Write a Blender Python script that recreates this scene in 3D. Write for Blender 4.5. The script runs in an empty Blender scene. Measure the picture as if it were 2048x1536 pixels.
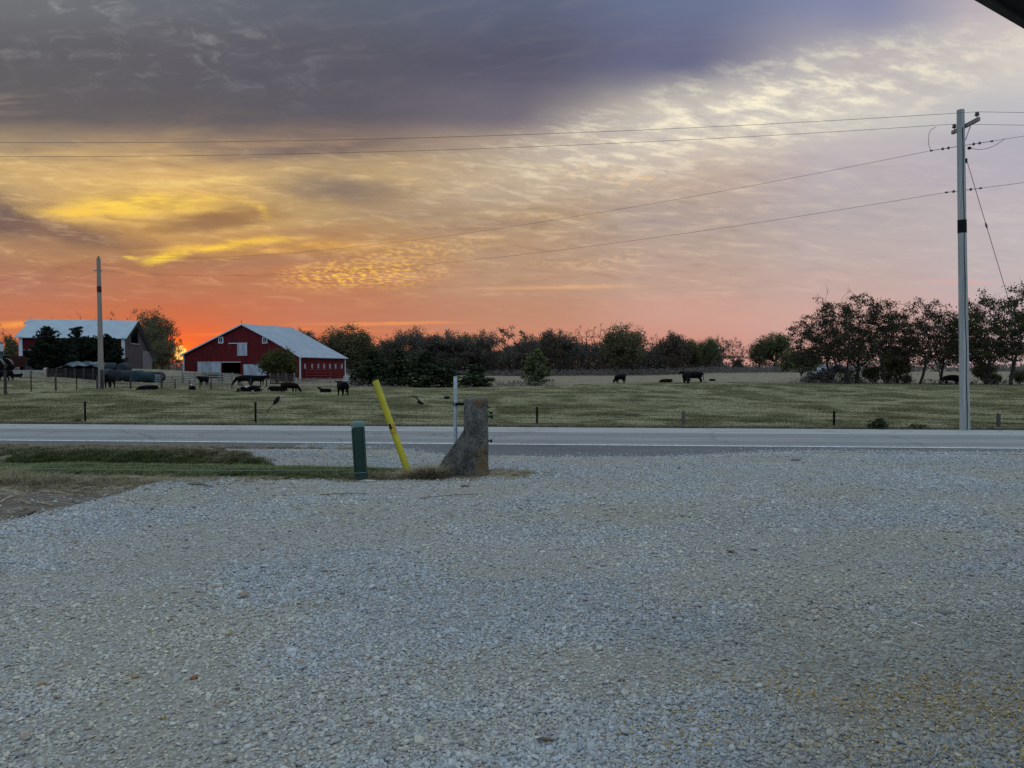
import bpy, bmesh, math, random
import numpy as np
from mathutils import Vector, Matrix, Euler

scene = bpy.context.scene
COL = scene.collection
R = math.radians
F = 1490.0            # focal length, in pixels of the 2048 px wide photograph
CAM_Z = 2.0
PITCH = math.atan(36 / F)
random.seed(7)

# ------------------------------------------------------------------ camera
cam_d = bpy.data.cameras.new('camera')
cam = bpy.data.objects.new('camera', cam_d)
COL.objects.link(cam)
cam.location = (0, 0, CAM_Z)
cam.rotation_euler = (math.pi / 2 - PITCH, 0, 0)
cam_d.sensor_width = 36
cam_d.lens = 36 * F / 2048
cam_d.clip_start = 0.05
cam_d.clip_end = 6000
scene.camera = cam
scene.view_settings.view_transform = 'Standard'
scene.view_settings.look = 'None'
scene.view_settings.exposure = 0.0
scene.view_settings.gamma = 1.0
scene.cycles.max_bounces = 5
scene.cycles.transparent_max_bounces = 6
scene.cycles.use_denoising = False

SUN_AZ = math.atan((362 - 1024) / F)      # left of the view axis
SUN_EL = R(1.1)

# ------------------------------------------------------------------ node helper
class E:
    """expression over shader-node sockets"""
    tree = None
    def __init__(s, v): s.v = v
    @staticmethod
    def math(op, *a, clamp=False):
        n = E.tree.nodes.new('ShaderNodeMath'); n.operation = op; n.use_clamp = clamp
        for i, x in enumerate(a): E.put(n.inputs[i], x)
        return E(n.outputs[0])
    @staticmethod
    def put(sock, x):
        if isinstance(x, E): x = x.v
        if isinstance(x, bpy.types.NodeSocket): E.tree.links.new(x, sock)
        else:
            if sock.type == 'RGBA' and len(x) == 3: x = (*x, 1)
            sock.default_value = x
    def __add__(a, b): return E.math('ADD', a, b)
    def __radd__(a, b): return E.math('ADD', a, b)
    def __sub__(a, b): return E.math('SUBTRACT', a, b)
    def __rsub__(a, b): return E.math('SUBTRACT', b, a)
    def __mul__(a, b): return E.math('MULTIPLY', a, b)
    def __rmul__(a, b): return E.math('MULTIPLY', a, b)
    def __truediv__(a, b): return E.math('DIVIDE', a, b)
    def __rtruediv__(a, b): return E.math('DIVIDE', b, a)
def emax(a, b): return E.math('MAXIMUM', a, b)
def emin(a, b): return E.math('MINIMUM', a, b)
def clamp01(a): return E.math('ADD', a, 0.0, clamp=True)
def ss(x, a, b):
    n = E.tree.nodes.new('ShaderNodeMapRange'); n.interpolation_type = 'SMOOTHSTEP'
    E.put(n.inputs[0], x); n.inputs[1].default_value = a; n.inputs[2].default_value = b
    return E(n.outputs[0])
def comb(x, y, z=0.0):
    n = E.tree.nodes.new('ShaderNodeCombineXYZ')
    for i, v in enumerate((x, y, z)): E.put(n.inputs[i], v)
    return E(n.outputs[0])
def noise(vec, scale, detail=3.0, rough=0.5, color=False, dist=0.0):
    n = E.tree.nodes.new('ShaderNodeTexNoise'); n.inputs['Scale'].default_value = scale
    n.inputs['Detail'].default_value = detail; n.inputs['Roughness'].default_value = rough
    n.inputs['Distortion'].default_value = dist
    if vec is not None: E.put(n.inputs['Vector'], vec)
    return E(n.outputs['Color' if color else 'Fac'])
def voronoi(vec, scale, feature='F1', out='Distance', rnd=1.0):
    n = E.tree.nodes.new('ShaderNodeTexVoronoi'); n.feature = feature
    n.inputs['Scale'].default_value = scale; n.inputs['Randomness'].default_value = rnd
    if vec is not None: E.put(n.inputs['Vector'], vec)
    return E(n.outputs[out])
def mix(f, a, b, mode='MIX'):
    n = E.tree.nodes.new('ShaderNodeMix'); n.data_type = 'RGBA'; n.blend_type = mode
    n.clamp_factor = True
    E.put(n.inputs[0], f); E.put(n.inputs[6], a); E.put(n.inputs[7], b)
    return E(n.outputs[2])
def vmath(op, a, b=None, scale=None):
    n = E.tree.nodes.new('ShaderNodeVectorMath'); n.operation = op
    E.put(n.inputs[0], a)
    if b is not None: E.put(n.inputs[1], b)
    if scale is not None: E.put(n.inputs['Scale'], scale)
    return E(n.outputs[0])
def sep(v):
    n = E.tree.nodes.new('ShaderNodeSeparateXYZ'); E.put(n.inputs[0], v)
    return E(n.outputs[0]), E(n.outputs[1]), E(n.outputs[2])
def ramp(x, stops, interp='LINEAR'):
    n = E.tree.nodes.new('ShaderNodeValToRGB'); E.put(n.inputs[0], x)
    cr = n.color_ramp; cr.interpolation = interp
    while len(cr.elements) < len(stops): cr.elements.new(0.5)
    for e, (p, c) in zip(cr.elements, stops):
        e.position = p; e.color = (*c[:3], 1)
    return E(n.outputs[0])
def texcoord(which='Object'):
    n = E.tree.nodes.new('ShaderNodeTexCoord'); return E(n.outputs[which])
def attr(name, typ='GEOMETRY', out='Color'):
    n = E.tree.nodes.new('ShaderNodeAttribute'); n.attribute_name = name; n.attribute_type = typ
    return E(n.outputs[out])
def lin(c):
    out = []
    for v in c:
        v = v / 255
        out.append(v / 12.92 if v <= 0.04045 else ((v + 0.055) / 1.055) ** 2.4)
    return tuple(out)

# ------------------------------------------------------------------ world: dusk sky with cloud decks
world = bpy.data.worlds.new('World'); scene.world = world
world.use_nodes = True
E.tree = wt = world.node_tree
wt.nodes.clear()
dirv = texcoord('Generated')
dx, dy, dz = sep(dirv)
yy = emax(dy, 0.05)
U = dx / yy; V = dz / yy
AX = U * 0.7276 + 0.5              # 0..1 across the western sky
AY = 0.4766 - V * 0.9701           # 0 high up .. 0.4766 at the horizon   (units of 1536)
PX = U * 1.49 + 1.024              # both in thousandths, isotropic
PY = 0.732 - V * 1.49
# turbulent warp so that no cloud edge is a clean ellipse
base_vec = comb(PX, PY * 2.6)
w1 = vmath('SUBTRACT', noise(base_vec, 2.2, 4, 0.55, color=True), (0.5, 0.5, 0.5))
w2 = vmath('SUBTRACT', noise(base_vec, 9.0, 4, 0.6, color=True), (0.5, 0.5, 0.5))
wx1, wy1, _ = sep(w1); wx2, wy2, _ = sep(w2)
WX = PX + wx1 * 0.22 + wx2 * 0.07
WY = PY + wy1 * 0.085 + wy2 * 0.035
WP = comb(WX, WY)
WP2 = comb(PX + wx1 * 0.11 + wx2 * 0.06, PY + wy1 * 0.040 + wy2 * 0.032)
SX = PX + wx1 * 0.10; SY = PY + wy1 * 0.05 + wy2 * 0.012     # soft warp for the broad colours

rows = [
 (-0.30, [(125,132,140),(115,122,138),(105,112,135),(100,112,140),(110,125,155),(125,138,170),(150,155,175)]),
 (0.00, [(110,112,116),(104,107,115),(94,99,113),(92,100,122),(104,115,144),(130,136,166),(196,184,186)]),
 (0.13, [(94,93,97),(93,92,98),(90,89,100),(88,88,107),(104,106,134),(168,162,170),(208,202,196)]),
 (0.235,[(98,93,95),(94,90,95),(93,89,98),(112,105,117),(196,186,172),(200,196,190),(190,188,194)]),
 (0.295,[(160,138,112),(142,122,106),(128,110,104),(168,148,130),(200,180,162),(190,182,184),(178,174,186)]),
 (0.355,[(190,159,114),(204,165,110),(182,157,118),(184,158,126),(190,168,152),(184,174,178),(180,174,184)]),
 (0.43, [(140,114,94),(206,162,88),(178,148,106),(176,150,122),(176,158,149),(182,171,172),(190,180,184)]),
 (0.50, [(166,126,94),(182,134,88),(186,138,88),(178,144,116),(182,160,147),(188,172,170),(190,179,182)]),
 (0.565, [(174,117,98),(176,113,87),(184,124,90),(184,146,120),(190,159,144),(194,168,162),(192,178,180)]),
 (0.63, [(186,111,84),(192,102,74),(187,117,93),(188,136,111),(203,157,143),(206,166,157),(198,174,178)]),
 (0.70, [(216,116,70),(228,88,52),(204,114,82),(206,136,112),(207,146,131),(206,158,152),(198,168,170)]),
]
cols = [0.0, 0.166, 0.332, 0.5, 0.664, 0.83, 1.0]
SAX = clamp01(SX * (1 / 2.048))
acc = None
prev = None
for (py, cs) in rows:
    c = ramp(SAX, [(p, lin(q)) for p, q in zip(cols, cs)], 'EASE')
    if acc is None: acc = c
    else: acc = mix(ss(SY, prev, py), acc, c)
    prev = py
sky = acc

def blob(cx, cy, sx, sy, rot=0.0, vec=None, kind='SPHERICAL'):
    m = E.tree.nodes.new('ShaderNodeMapping'); m.vector_type = 'TEXTURE'
    E.put(m.inputs[0], vec if vec is not None else WP)
    m.inputs['Location'].default_value = (cx, cy, 0)
    m.inputs['Rotation'].default_value = (0, 0, R(rot))
    m.inputs['Scale'].default_value = (sx, sy, 1)
    g = E.tree.nodes.new('ShaderNodeTexGradient'); g.gradient_type = kind
    E.tree.links.new(m.outputs[0], g.inputs[0])
    return ss(E(g.outputs[1]), 0.0, 1.0)

# cloud-deck coordinates (a flat layer seen in perspective)
vq = 1.0 / (emax(V, 0.0) + 0.12)
Q = comb(U * vq, vq * 1.0)
streak = noise(comb(PX * 1.0, PY * 6.0), 3.2, 6, 0.62, dist=0.4)          # long level streaks
streak2 = noise(comb(PX * 0.9 + PY * 2.2, PY * 8.0), 5.0, 5, 0.6)
ripple = noise(vmath('MULTIPLY', Q, (1.0, 0.75, 1.0)), 26.0, 3, 0.55, dist=0.15)
QR = vmath('MULTIPLY', comb(U * vq * 0.92 + vq * 0.38, vq * 0.92 - U * vq * 0.38), (0.62, 1.25, 1.0))
mott = noise(QR, 13.0, 6, 0.62, dist=0.12)

def over(sky, f, colr): return mix(f, sky, lin(colr))
def scaled(m, a): return m * a

# dark shelf: fine pale wisps in its upper part
wm = blob(0.20, 0.06, 0.75, 0.20, 8) * ss(noise(comb(PX * 1.6 + PY * 1.2, PY * 4.2 - PX * 0.8), 7.0, 6, 0.65, dist=0.8), 0.50, 0.80)
sky = over(sky, scaled(wm, 0.75), (150, 150, 152))
wm2 = blob(0.0, 0.21, 0.16, 0.05, 0) * ss(streak2, 0.42, 0.7)
sky = over(sky, scaled(wm2, 0.6), (165, 150, 130))
sky = over(sky, scaled(blob(0.75, 0.16, 0.75, 0.13, -6) * ss(streak, 0.35, 0.75), 0.35), (74, 76, 96))
# yellow clearing
ymask = blob(0.36, 0.385, 0.62, 0.19, -3)
sky = over(sky, scaled(ymask * ss(streak, 0.38, 0.72), 0.60), (232, 190, 120))
sky = over(sky, scaled(blob(0.10, 0.335, 0.55, 0.06, 0) * ss(streak2, 0.3, 0.75), 0.7), (228, 188, 118))
# grey-brown scud inside it
for a in [(0.00, 0.43, 0.17, 0.065, 18, 1.0, (112, 92, 88)), (0.16, 0.475, 0.22, 0.036, 12, 0.95, (132, 102, 86)),
          (0.43, 0.445, 0.22, 0.030, -6, 0.85, (150, 112, 74)), (0.69, 0.39, 0.17, 0.045, 8, 0.75, (132, 112, 96)),
          (0.62, 0.305, 0.4, 0.018, -4, 0.55, (118, 102, 98)), (0.36, 0.535, 0.5, 0.022, -2, 0.5, (150, 104, 82)),
          (0.92, 0.455, 0.35, 0.02, -7, 0.45, (160, 126, 104))]:
    sky = over(sky, clamp01(scaled(blob(*a[:5]), a[5] * 1.25)), a[6])
fine = noise(comb(PX * 1.2 + PY * 0.8, PY * 7.0 - PX * 0.5), 9.0, 6, 0.65, dist=0.5)
fm = ss(PY, 0.24, 0.36) * ss(PY, 0.66, 0.52) * (ss(PX, 1.9, 1.1) * 0.7 + 0.3)
sky = mix(fm * ss(fine, 0.50, 0.72) * 0.38, sky, mix(0.45, sky, lin((255, 226, 168)), 'ADD'))
sky = mix(fm * ss(fine, 0.50, 0.28) * 0.42, sky, mix(1.0, sky, (0.60, 0.56, 0.58), 'MULTIPLY'))
fine2 = noise(comb(PX * 1.0 - PY * 0.5, PY * 5.0 + PX * 0.9), 6.0, 6, 0.62, dist=0.6)
sky = mix(ss(PY, 0.30, 0.12) * ss(fine2, 0.45, 0.75) * 0.15, sky, lin((140, 136, 142)))
# burning openings
brk = ss(fine * 0.55 + streak * 0.45, 0.40, 0.58)
for a in [(0.30, 0.395, 0.34, 0.060, -2, 0.40, (236, 192, 108)), (0.29, 0.412, 0.22, 0.028, -2, 1.0, (255, 214, 84)), (0.18, 0.428, 0.16, 0.014, 3, 0.75, (252, 204, 84)),
          (0.44, 0.395, 0.12, 0.012, 10, 0.75, (250, 204, 92)), (0.535, 0.424, 0.032, 0.018, 35, 0.85, (252, 204, 84)), (0.36, 0.372, 0.30, 0.012, -1, 0.5, (246, 212, 130)),
          (0.45, 0.495, 0.22, 0.016, -3, 0.8, (255, 206, 74)), (0.325, 0.519, 0.062, 0.017, -10, 1.0, (255, 212, 66)),
          (0.265, 0.517, 0.024, 0.008, 10, 0.9, (255, 210, 84)), (0.62, 0.503, 0.24, 0.010, -5, 0.6, (244, 184, 84)), (0.22, 0.445, 0.20, 0.010, 6, 0.5, (236, 190, 104))]:
    sky = over(sky, clamp01(scaled(blob(*a[:5], vec=WP2) * (brk * 0.74 + 0.26), a[5] * 1.3)), a[6])
for a in [(0.42, 0.448, 0.22, 0.026, -5, 0.85, (152, 114, 82)), (0.70, 0.385, 0.17, 0.045, 10, 0.75, (140, 120, 106)), (0.80, 0.43, 0.26, 0.030, -4, 0.5, (160, 134, 114)), (0.66, 0.468, 0.22, 0.018, -4, 0.55, (164, 124, 96)), (0.58, 0.53, 0.36, 0.018, -3, 0.55, (166, 118, 98)), (1.05, 0.39, 0.3, 0.03, -5, 0.35, (172, 152, 140)), (0.12, 0.50, 0.26, 0.022, 8, 0.6, (150, 112, 92))]:
    sky = over(sky, scaled(blob(*a[:5], vec=WP2), a[5]), a[6])
# rippled bands lit from below
rp = ss(ripple, 0.44, 0.64)
for a in [(0.74, 0.553, 0.22, 0.036, -8, 1.0, (255, 198, 84)), (0.84, 0.505, 0.26, 0.026, -7, 0.6, (236, 186, 106)),
          (1.20, 0.345, 0.20, 0.030, 4, 0.7, (246, 206, 140)), (1.18, 0.52, 0.22, 0.022, -4, 0.45, (232, 188, 136)),
          (1.1, 0.43, 0.16, 0.012, -6, 0.5, (240, 196, 120))]:
    sky = over(sky, scaled(blob(*a[:5]) * rp, a[5]), a[6])
# cream mackerel field upper right
cm = blob(1.50, 0.225, 0.80, 0.125, -14, vec=comb(SX, SY))
sky = over(sky, scaled(cm, 0.72), (218, 211, 198))
sky = over(sky, scaled(cm * ss(mott, 0.46, 0.66), 1.0), (250, 240, 212))
sky = over(sky, scaled(cm * ss(mott, 0.50, 0.32), 0.50), (172, 162, 168))
sky = over(sky, scaled(blob(1.25, 0.38, 0.9, 0.16, -6, vec=comb(SX, SY)) * ss(mott, 0.48, 0.7), 0.30), (226, 204, 178))
sky = over(sky, scaled(blob(1.30, 0.42, 0.9, 0.16, -6, vec=comb(SX, SY)) * ss(streak, 0.5, 0.3), 0.30), (164, 148, 150))
# streaks low over the horizon
for a in [(0.42, 0.668, 0.18, 0.006, -1, 0.8, (252, 150, 70)), (0.06, 0.647, 0.16, 0.012, -2, 0.85, (252, 160, 76)),
          (0.76, 0.648, 0.24, 0.006, -1, 0.75, (250, 158, 84)), (0.70, 0.661, 0.26, 0.005, 1, 0.8, (250, 140, 66)),
          (1.12, 0.576, 0.26, 0.006, -1, 0.5, (238, 178, 124)), (1.93, 0.565, 0.13, 0.006, 1, 0.5, (238, 160, 150)),
          (0.27, 0.548, 0.05, 0.005, 8, 0.5, (236, 176, 96))]:
    sky = over(sky, scaled(blob(*a[:5], vec=comb(PX + wx2 * 0.03, PY + wy1 * 0.012 + wy2 * 0.008)) * ss(streak, 0.3, 0.6), a[5]), a[6])
# glow round the sinking sun, and the sun itself
P0 = comb(PX, PY)
sky = over(sky, scaled(blob(0.355, 0.700, 0.26, 0.085, 0, vec=P0), 0.42), (255, 92, 40))
sky = over(sky, scaled(blob(0.358, 0.703, 0.060, 0.040, 0, vec=P0), 0.85), (255, 120, 36))
core = ss(blob(0.3595, 0.706, 0.022, 0.022, 0, vec=P0), 0.1, 0.5)
sky = mix(core, sky, (1.6, 0.85, 0.18))
# the rest of the dome: clear blue dusk overhead and behind
dome = ramp(dz, [(0.0, (0.29, 0.365, 0.52)), (0.25, (0.38, 0.49, 0.70)), (0.55, (0.62, 0.80, 0.96)), (1.0, (0.84, 1.06, 1.20))])
wfront = ss(dy, 0.22, 0.50) * ss(PY, -0.75, -0.12)
sky_out = mix(wfront, dome, sky)
# a trace of the physical dusk sky keeps the ambient tint tied to the sun's position
nish = E.tree.nodes.new('ShaderNodeTexSky'); nish.sky_type = 'NISHITA'; nish.sun_disc = False
nish.sun_elevation = SUN_EL; nish.sun_rotation = SUN_AZ
bg1 = wt.nodes.new('ShaderNodeBackground'); E.put(bg1.inputs[0], sky_out); bg1.inputs[1].default_value = 1.0
bg2 = wt.nodes.new('ShaderNodeBackground'); E.put(bg2.inputs[0], E(nish.outputs[0])); bg2.inputs[1].default_value = 0.004
add = wt.nodes.new('ShaderNodeAddShader')
wt.links.new(bg1.outputs[0], add.inputs[0]); wt.links.new(bg2.outputs[0], add.inputs[1])
wo = wt.nodes.new('ShaderNodeOutputWorld'); wt.links.new(add.outputs[0], wo.inputs[0])
world.cycles.sampling_method = 'MANUAL'; world.cycles.sample_map_resolution = 512

# ------------------------------------------------------------------ the low sun
sd = bpy.data.lights.new('sun', 'SUN'); so = bpy.data.objects.new('sun', sd); COL.objects.link(so)
sd.energy = 0.10; sd.color = (1.0, 0.42, 0.16); sd.angle = R(0.6)
sdir = Vector((math.sin(SUN_AZ) * math.cos(SUN_EL), math.cos(SUN_AZ) * math.cos(SUN_EL), math.sin(SUN_EL)))
so.rotation_euler = sdir.to_track_quat('Z', 'Y').to_euler()
so.location = (-30, 60, 40)

# ------------------------------------------------------------------ geometry helpers
CAMP = np.array([0, 0, CAM_Z])
def pdir(px, py):
    a = (px - 1024) / F; b = (768 - py) / F
    c, s = math.cos(PITCH), math.sin(PITCH)
    d = np.array([a, c + b * s, -s + b * c])
    return d
def at(px, py, Y):
    """point of the place seen at photograph pixel (px, py), at distance Y along the view axis"""
    d = pdir(px, py); t = Y / d[1]
    return CAMP + d * t
def on_plane(px, py, p0, n):
    d = pdir(px, py); t = np.dot(np.array(p0) - CAMP, n) / np.dot(d, n)
    return CAMP + d * t

def hash2(ix, iy, seed):
    h = (ix.astype(np.int64) * 374761393 + iy.astype(np.int64) * 668265263 + seed * 1442695041) & 0x7fffffff
    h = ((h ^ (h >> 13)) * 1274126177) & 0x7fffffff
    h = h ^ (h >> 16)
    return (h & 0xffff) / 65535.0
def vnoise(x, y, seed=0):
    x = np.asarray(x, float); y = np.asarray(y, float)
    ix = np.floor(x); iy = np.floor(y); fx = x - ix; fy = y - iy
    fx = fx * fx * (3 - 2 * fx); fy = fy * fy * (3 - 2 * fy)
    a = hash2(ix, iy, seed); b = hash2(ix + 1, iy, seed); c = hash2(ix, iy + 1, seed); d = hash2(ix + 1, iy + 1, seed)
    return (a * (1 - fx) + b * fx) * (1 - fy) + (c * (1 - fx) + d * fx) * fy
def fbm(x, y, seed=0, o=4):
    s = 0; a = 0.5; f = 1.0; t = 0
    for k in range(o):
        s = s + a * vnoise(x * f + 17.3 * k, y * f - 9.1 * k, seed + k); t += a; a *= 0.5; f *= 2.03
    return s / t
def nss(x, a, b):
    t = np.clip((np.asarray(x, float) - a) / (b - a), 0, 1); return t * t * (3 - 2 * t)

# ------------------------------------------------------------------ the lie of the land
def road_c(x): return 22.2 - 0.0768 * np.asarray(x, float)
def road_z(s):
    s = np.asarray(s, float)
    return np.where(s < 0, 0.02 + 0.018 * s, 0.02 - 0.035 * s)
def apron(x):
    return 1.5 * nss(x, -3.6, -1.0) * (1 - nss(x, 2.5, 7.5))
SE = -3.85     # near pavement edge away from the driveway
FE = 3.4       # far pavement edge
CTL = []
for (px, py, d) in [(1380,829,40),(1380,790,60),(1380,767,80),(1240,769,78),(1700,768,88),(1900,769,90),(2040,770,92),(2048,798,55),
                    (1100,776,78),(1600,800,55),(1380,755,130),(1200,757,125),(1200,750,225),(1500,752,120),(1500,744,225),(1000,752,225),
                    (900,775,88),(1075,771,92),(780,773,88),(684,792,62),(580,786,66),(640,772,98),(602,762,119),(500,786,66),
                    (470,770,98),(410,769,95),(330,770,88),(203,780,62),(56,789,52),(112,782,60),(320,781,64),(10,764,74),(40,755,90),
                    (60,742,106),(160,742,106),(255,737,110),(300,738,122),(370,746,128),(215,764,88),(290,764,90),(520,768,108),
                    (300,742,150),(700,749,225),(1050,840,38),(300,838,36),(100,836,36),(600,838,36),(1800,836,38),(2000,840,36),
                    (0,742,140),(600,748,160),(1900,748,200),(2300,760,110),(-300,745,110),(-300,800,45),(2400,810,45)]:
    CTL.append(at(px, py, d))
CTL = np.array(CTL)
def field_z(x, y):
    x = np.asarray(x, float); y = np.asarray(y, float)
    num = np.zeros(x.shape); den = np.zeros(x.shape)
    for c in CTL:
        sc = max(c[1], 20) * 0.35
        d2 = ((x - c[0]) ** 2 + (y - c[1]) ** 2) / sc ** 2 + 0.004
        w = 1 / d2 ** 1.7
        num += w * c[2]; den += w
    z = num / den
    far = nss(y, 200, 420)
    return z * (1 - far) + (-0.6 - 0.0012 * (y - 230)) * far
def ground(x, y):
    x = np.asarray(x, float); y = np.asarray(y, float)
    s = y - road_c(x)
    near = -0.03 + 0.0 * x
    near = near + 0.05 * (fbm(x * 0.35, y * 0.35, 3, 3) - 0.5) * nss(y, 2, 6)
    # heap of fresh gravel at the edge, left
    near = near + 0.10 * np.exp(-(((x + 5.0) / 1.6) ** 2 + ((y - 12.3) / 0.7) ** 2))
    # the ditch between yard and road
    m = 1 - nss(x, -4.4, -1.9)
    prof = nss(s, -7.9, -7.0) * (1 - nss(s, -6.9, -4.6))
    near = near - 0.85 * m * prof
    near = near + 0.10 * nss(-x, 5.5, 9) * np.exp(-((y - 12.6) / 1.2) ** 2)
    rz = road_z(np.clip(s, SE - 1.6, FE))
    # pavement bed
    bed = rz - 0.045
    near2 = near * (1 - nss(s, -5.2, SE)) + (rz - 0.010) * nss(s, -5.2, SE)
    z = np.where(s < SE - 1.6, near2, np.where(s < SE, near2, bed))
    inap = (s > SE - apron(x)) & (s < SE)
    z = np.where(inap, np.minimum(z, bed), z)
    fz = field_z(x, y) + 0.05 * (fbm(x * 0.25, y * 0.25, 11, 4) - 0.5) * nss(s, 6, 12)
    vz = road_z(np.array(FE)) - 0.05 + 0.03 * (fbm(x * 2.0, y * 2.0, 5, 2) - 0.5)
    dip = -0.75
    t1 = nss(s, FE + 0.5, FE + 3.5); t2 = nss(s, FE + 5, FE + 16)
    far = vz * (1 - t1) + (dip * (1 - t2) + fz * t2) * t1
    z = np.where(s > FE, np.where(s < FE + 0.03, bed, far), z)
    return z
def gz(x, y): return float(ground(np.array([x]), np.array([y]))[0])
_ts = np.concatenate([np.arange(26, 120, 0.25), np.arange(120, 400, 1.0)])
def foot(px, py, dmin=30, dmax=400):
    """where the sight line through (px,py) meets the field"""
    d = pdir(px, py); P = CAMP[None] + d[None] * (_ts / d[1])[:, None]
    g = ground(P[:, 0], P[:, 1]); below = (P[:, 2] < g) & (P[:, 1] > dmin)
    k = np.argmax(below) if below.any() else len(_ts) - 1
    y = min(P[k, 1], dmax)
    p = at(px, py, y)
    return np.array([p[0], p[1], gz(p[0], p[1])])

# ------------------------------------------------------------------ mesh helpers
class MB:
    def __init__(s): s.v = []; s.f = []; s.m = []
    def add(s, vs, fs, mi=0):
        o = len(s.v); s.v.extend([tuple(map(float, v)) for v in vs])
        s.f.extend([tuple(o + i for i in f) for f in fs]); s.m.extend([mi] * len(fs)); return s
    def box(s, c, size, rz=0.0, mi=0, M=None):
        x, y, z = [k / 2 for k in size]
        vs = [(-x,-y,-z),(x,-y,-z),(x,y,-z),(-x,y,-z),(-x,-y,z),(x,-y,z),(x,y,z),(-x,y,z)]
        if M is None: M = Matrix.Rotation(rz, 3, 'Z')
        vs = [M @ Vector(v) + Vector(c) for v in vs]
        return s.add(vs, [(0,3,2,1),(4,5,6,7),(0,1,5,4),(1,2,6,5),(2,3,7,6),(3,0,4,7)], mi)
    def hexa(s, a, b, mi=0):
        """prism between two quads given in the same order"""
        n = len(a)
        fs = [tuple(range(n))[::-1], tuple(range(n, 2 * n))] + [(i, (i + 1) % n, n + (i + 1) % n, n + i) for i in range(n)]
        return s.add(list(a) + list(b), fs, mi)
    def tube(s, pts, rad, k=6, mi=0, cap=True):
        pts = [Vector(p) for p in pts]; n = len(pts)
        if not hasattr(rad, '__len__'): rad = [rad] * n
        vs = []; ref = None
        for i, p in enumerate(pts):
            t = (pts[min(i + 1, n - 1)] - pts[max(i - 1, 0)])
            if t.length < 1e-9: t = Vector((0, 0, 1))
            t.normalize()
            if ref is None: ref = Vector((1, 0, 0)) if abs(t.x) < 0.8 else Vector((0, 1, 0))
            a = t.cross(ref)
            if a.length < 1e-6: a = t.cross(Vector((0, 1, 0.3)))
            a.normalize(); b = t.cross(a); ref = -t.cross(b) if False else ref
            for j in range(k):
                an = 2 * math.pi * j / k
                vs.append(p + (a * math.cos(an) + b * math.sin(an)) * rad[i])
        fs = []
        for i in range(n - 1):
            for j in range(k):
                fs.append((i * k + j, i * k + (j + 1) % k, (i + 1) * k + (j + 1) % k, (i + 1) * k + j))
        if cap: fs += [tuple(range(k))[::-1], tuple(range((n - 1) * k, n * k))]
        return s.add(vs, fs, mi)
    def lathe(s, prof, k=16, mi=0, base=(0, 0, 0)):
        """profile of (r, z)"""
        vs = [(base[0] + r * math.cos(2 * math.pi * j / k), base[1] + r * math.sin(2 * math.pi * j / k), base[2] + z) for r, z in prof for j in range(k)]
        n = len(prof)
        fs = [(i * k + j, i * k + (j + 1) % k, (i + 1) * k + (j + 1) % k, (i + 1) * k + j) for i in range(n - 1) for j in range(k)]
        fs += [tuple(range(k))[::-1], tuple(range((n - 1) * k, n * k))]
        return s.add(vs, fs, mi)
    def build(s, name, mats, parent=None, smooth=False, origin=None, bevel=0.0):
        me = bpy.data.meshes.new(name)
        v = s.v
        if origin is not None: v = [(a - origin[0], b - origin[1], c - origin[2]) for a, b, c in v]
        me.from_pydata(v, [], s.f)
        if not isinstance(mats, (list, tuple)): mats = [mats]
        for m in mats: me.materials.append(m)
        if len(mats) > 1: me.polygons.foreach_set('material_index', s.m)
        bm = bmesh.new(); bm.from_mesh(me); bmesh.ops.recalc_face_normals(bm, faces=bm.faces)
        if bevel: bmesh.ops.bevel(bm, geom=list(bm.edges), offset=bevel, segments=2, affect='EDGES', profile=0.6)
        bm.to_mesh(me); bm.free()
        if smooth:
            me.polygons.foreach_set('use_smooth', [True] * len(me.polygons))
            me.set_sharp_from_angle(angle=R(40))
        return link(name, me, parent, origin)
def link(name, me, parent=None, origin=None):
    o = bpy.data.objects.new(name, me); COL.objects.link(o)
    if parent is not None: o.parent = parent
    elif origin is not None: o.location = origin
    return o
def tag(o, label=None, cat=None, group=None, kind=None):
    if label: o['label'] = label
    if cat: o['category'] = cat
    if group: o['group'] = group
    if kind: o['kind'] = kind
    return o
def thing(name, label, cat, loc=(0, 0, 0), rz=0.0, group=None):
    o = bpy.data.objects.new(name, None); COL.objects.link(o); o.empty_display_size = 0.2
    o.location = tuple(map(float, loc)); o.rotation_euler = (0, 0, rz)
    return tag(o, label, cat, group)
def copy_tree(o, parent=None):
    c = o.copy(); COL.objects.link(c)
    if parent is not None: c.parent = parent
    for ch in list(o.children): copy_tree(ch, c)
    return c

# ------------------------------------------------------------------ materials
def new_mat(name):
    m = bpy.data.materials.new(name); m.use_nodes = True
    E.tree = m.node_tree
    b = m.node_tree.nodes['Principled BSDF']
    return m, b
def bump(b, h, strength=0.3, dist=0.02):
    n = E.tree.nodes.new('ShaderNodeBump'); n.inputs['Strength'].default_value = strength
    n.inputs['Distance'].default_value = dist
    E.put(n.inputs['Height'], h); E.tree.links.new(n.outputs[0], b.inputs['Normal'])
def smat(name, col, rough=0.8, var=0.3, scale=6.0, bmp=0.25, metallic=0.0, stretch=(1, 1, 1), spec=0.3, dirt=None):
    m, b = new_mat(name)
    v = vmath('MULTIPLY', texcoord('Object'), stretch)
    n1 = noise(v, scale, 5, 0.6)
    c = mix(ss(n1, 0.3, 0.7), tuple(k * (1 - var) for k in col), tuple(min(1, k * (1 + var)) for k in col))
    if dirt is not None:
        c = mix(ss(noise(v, scale * 0.4, 4, 0.7), 0.52, 0.68) * 0.7, c, dirt)
    E.put(b.inputs['Base Color'], c)
    b.inputs['Roughness'].default_value = rough; b.inputs['Metallic'].default_value = metallic
    b.inputs['Specular IOR Level'].default_value = spec
    if bmp: bump(b, noise(v, scale * 5, 4, 0.6), bmp, 0.01)
    return m
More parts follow.
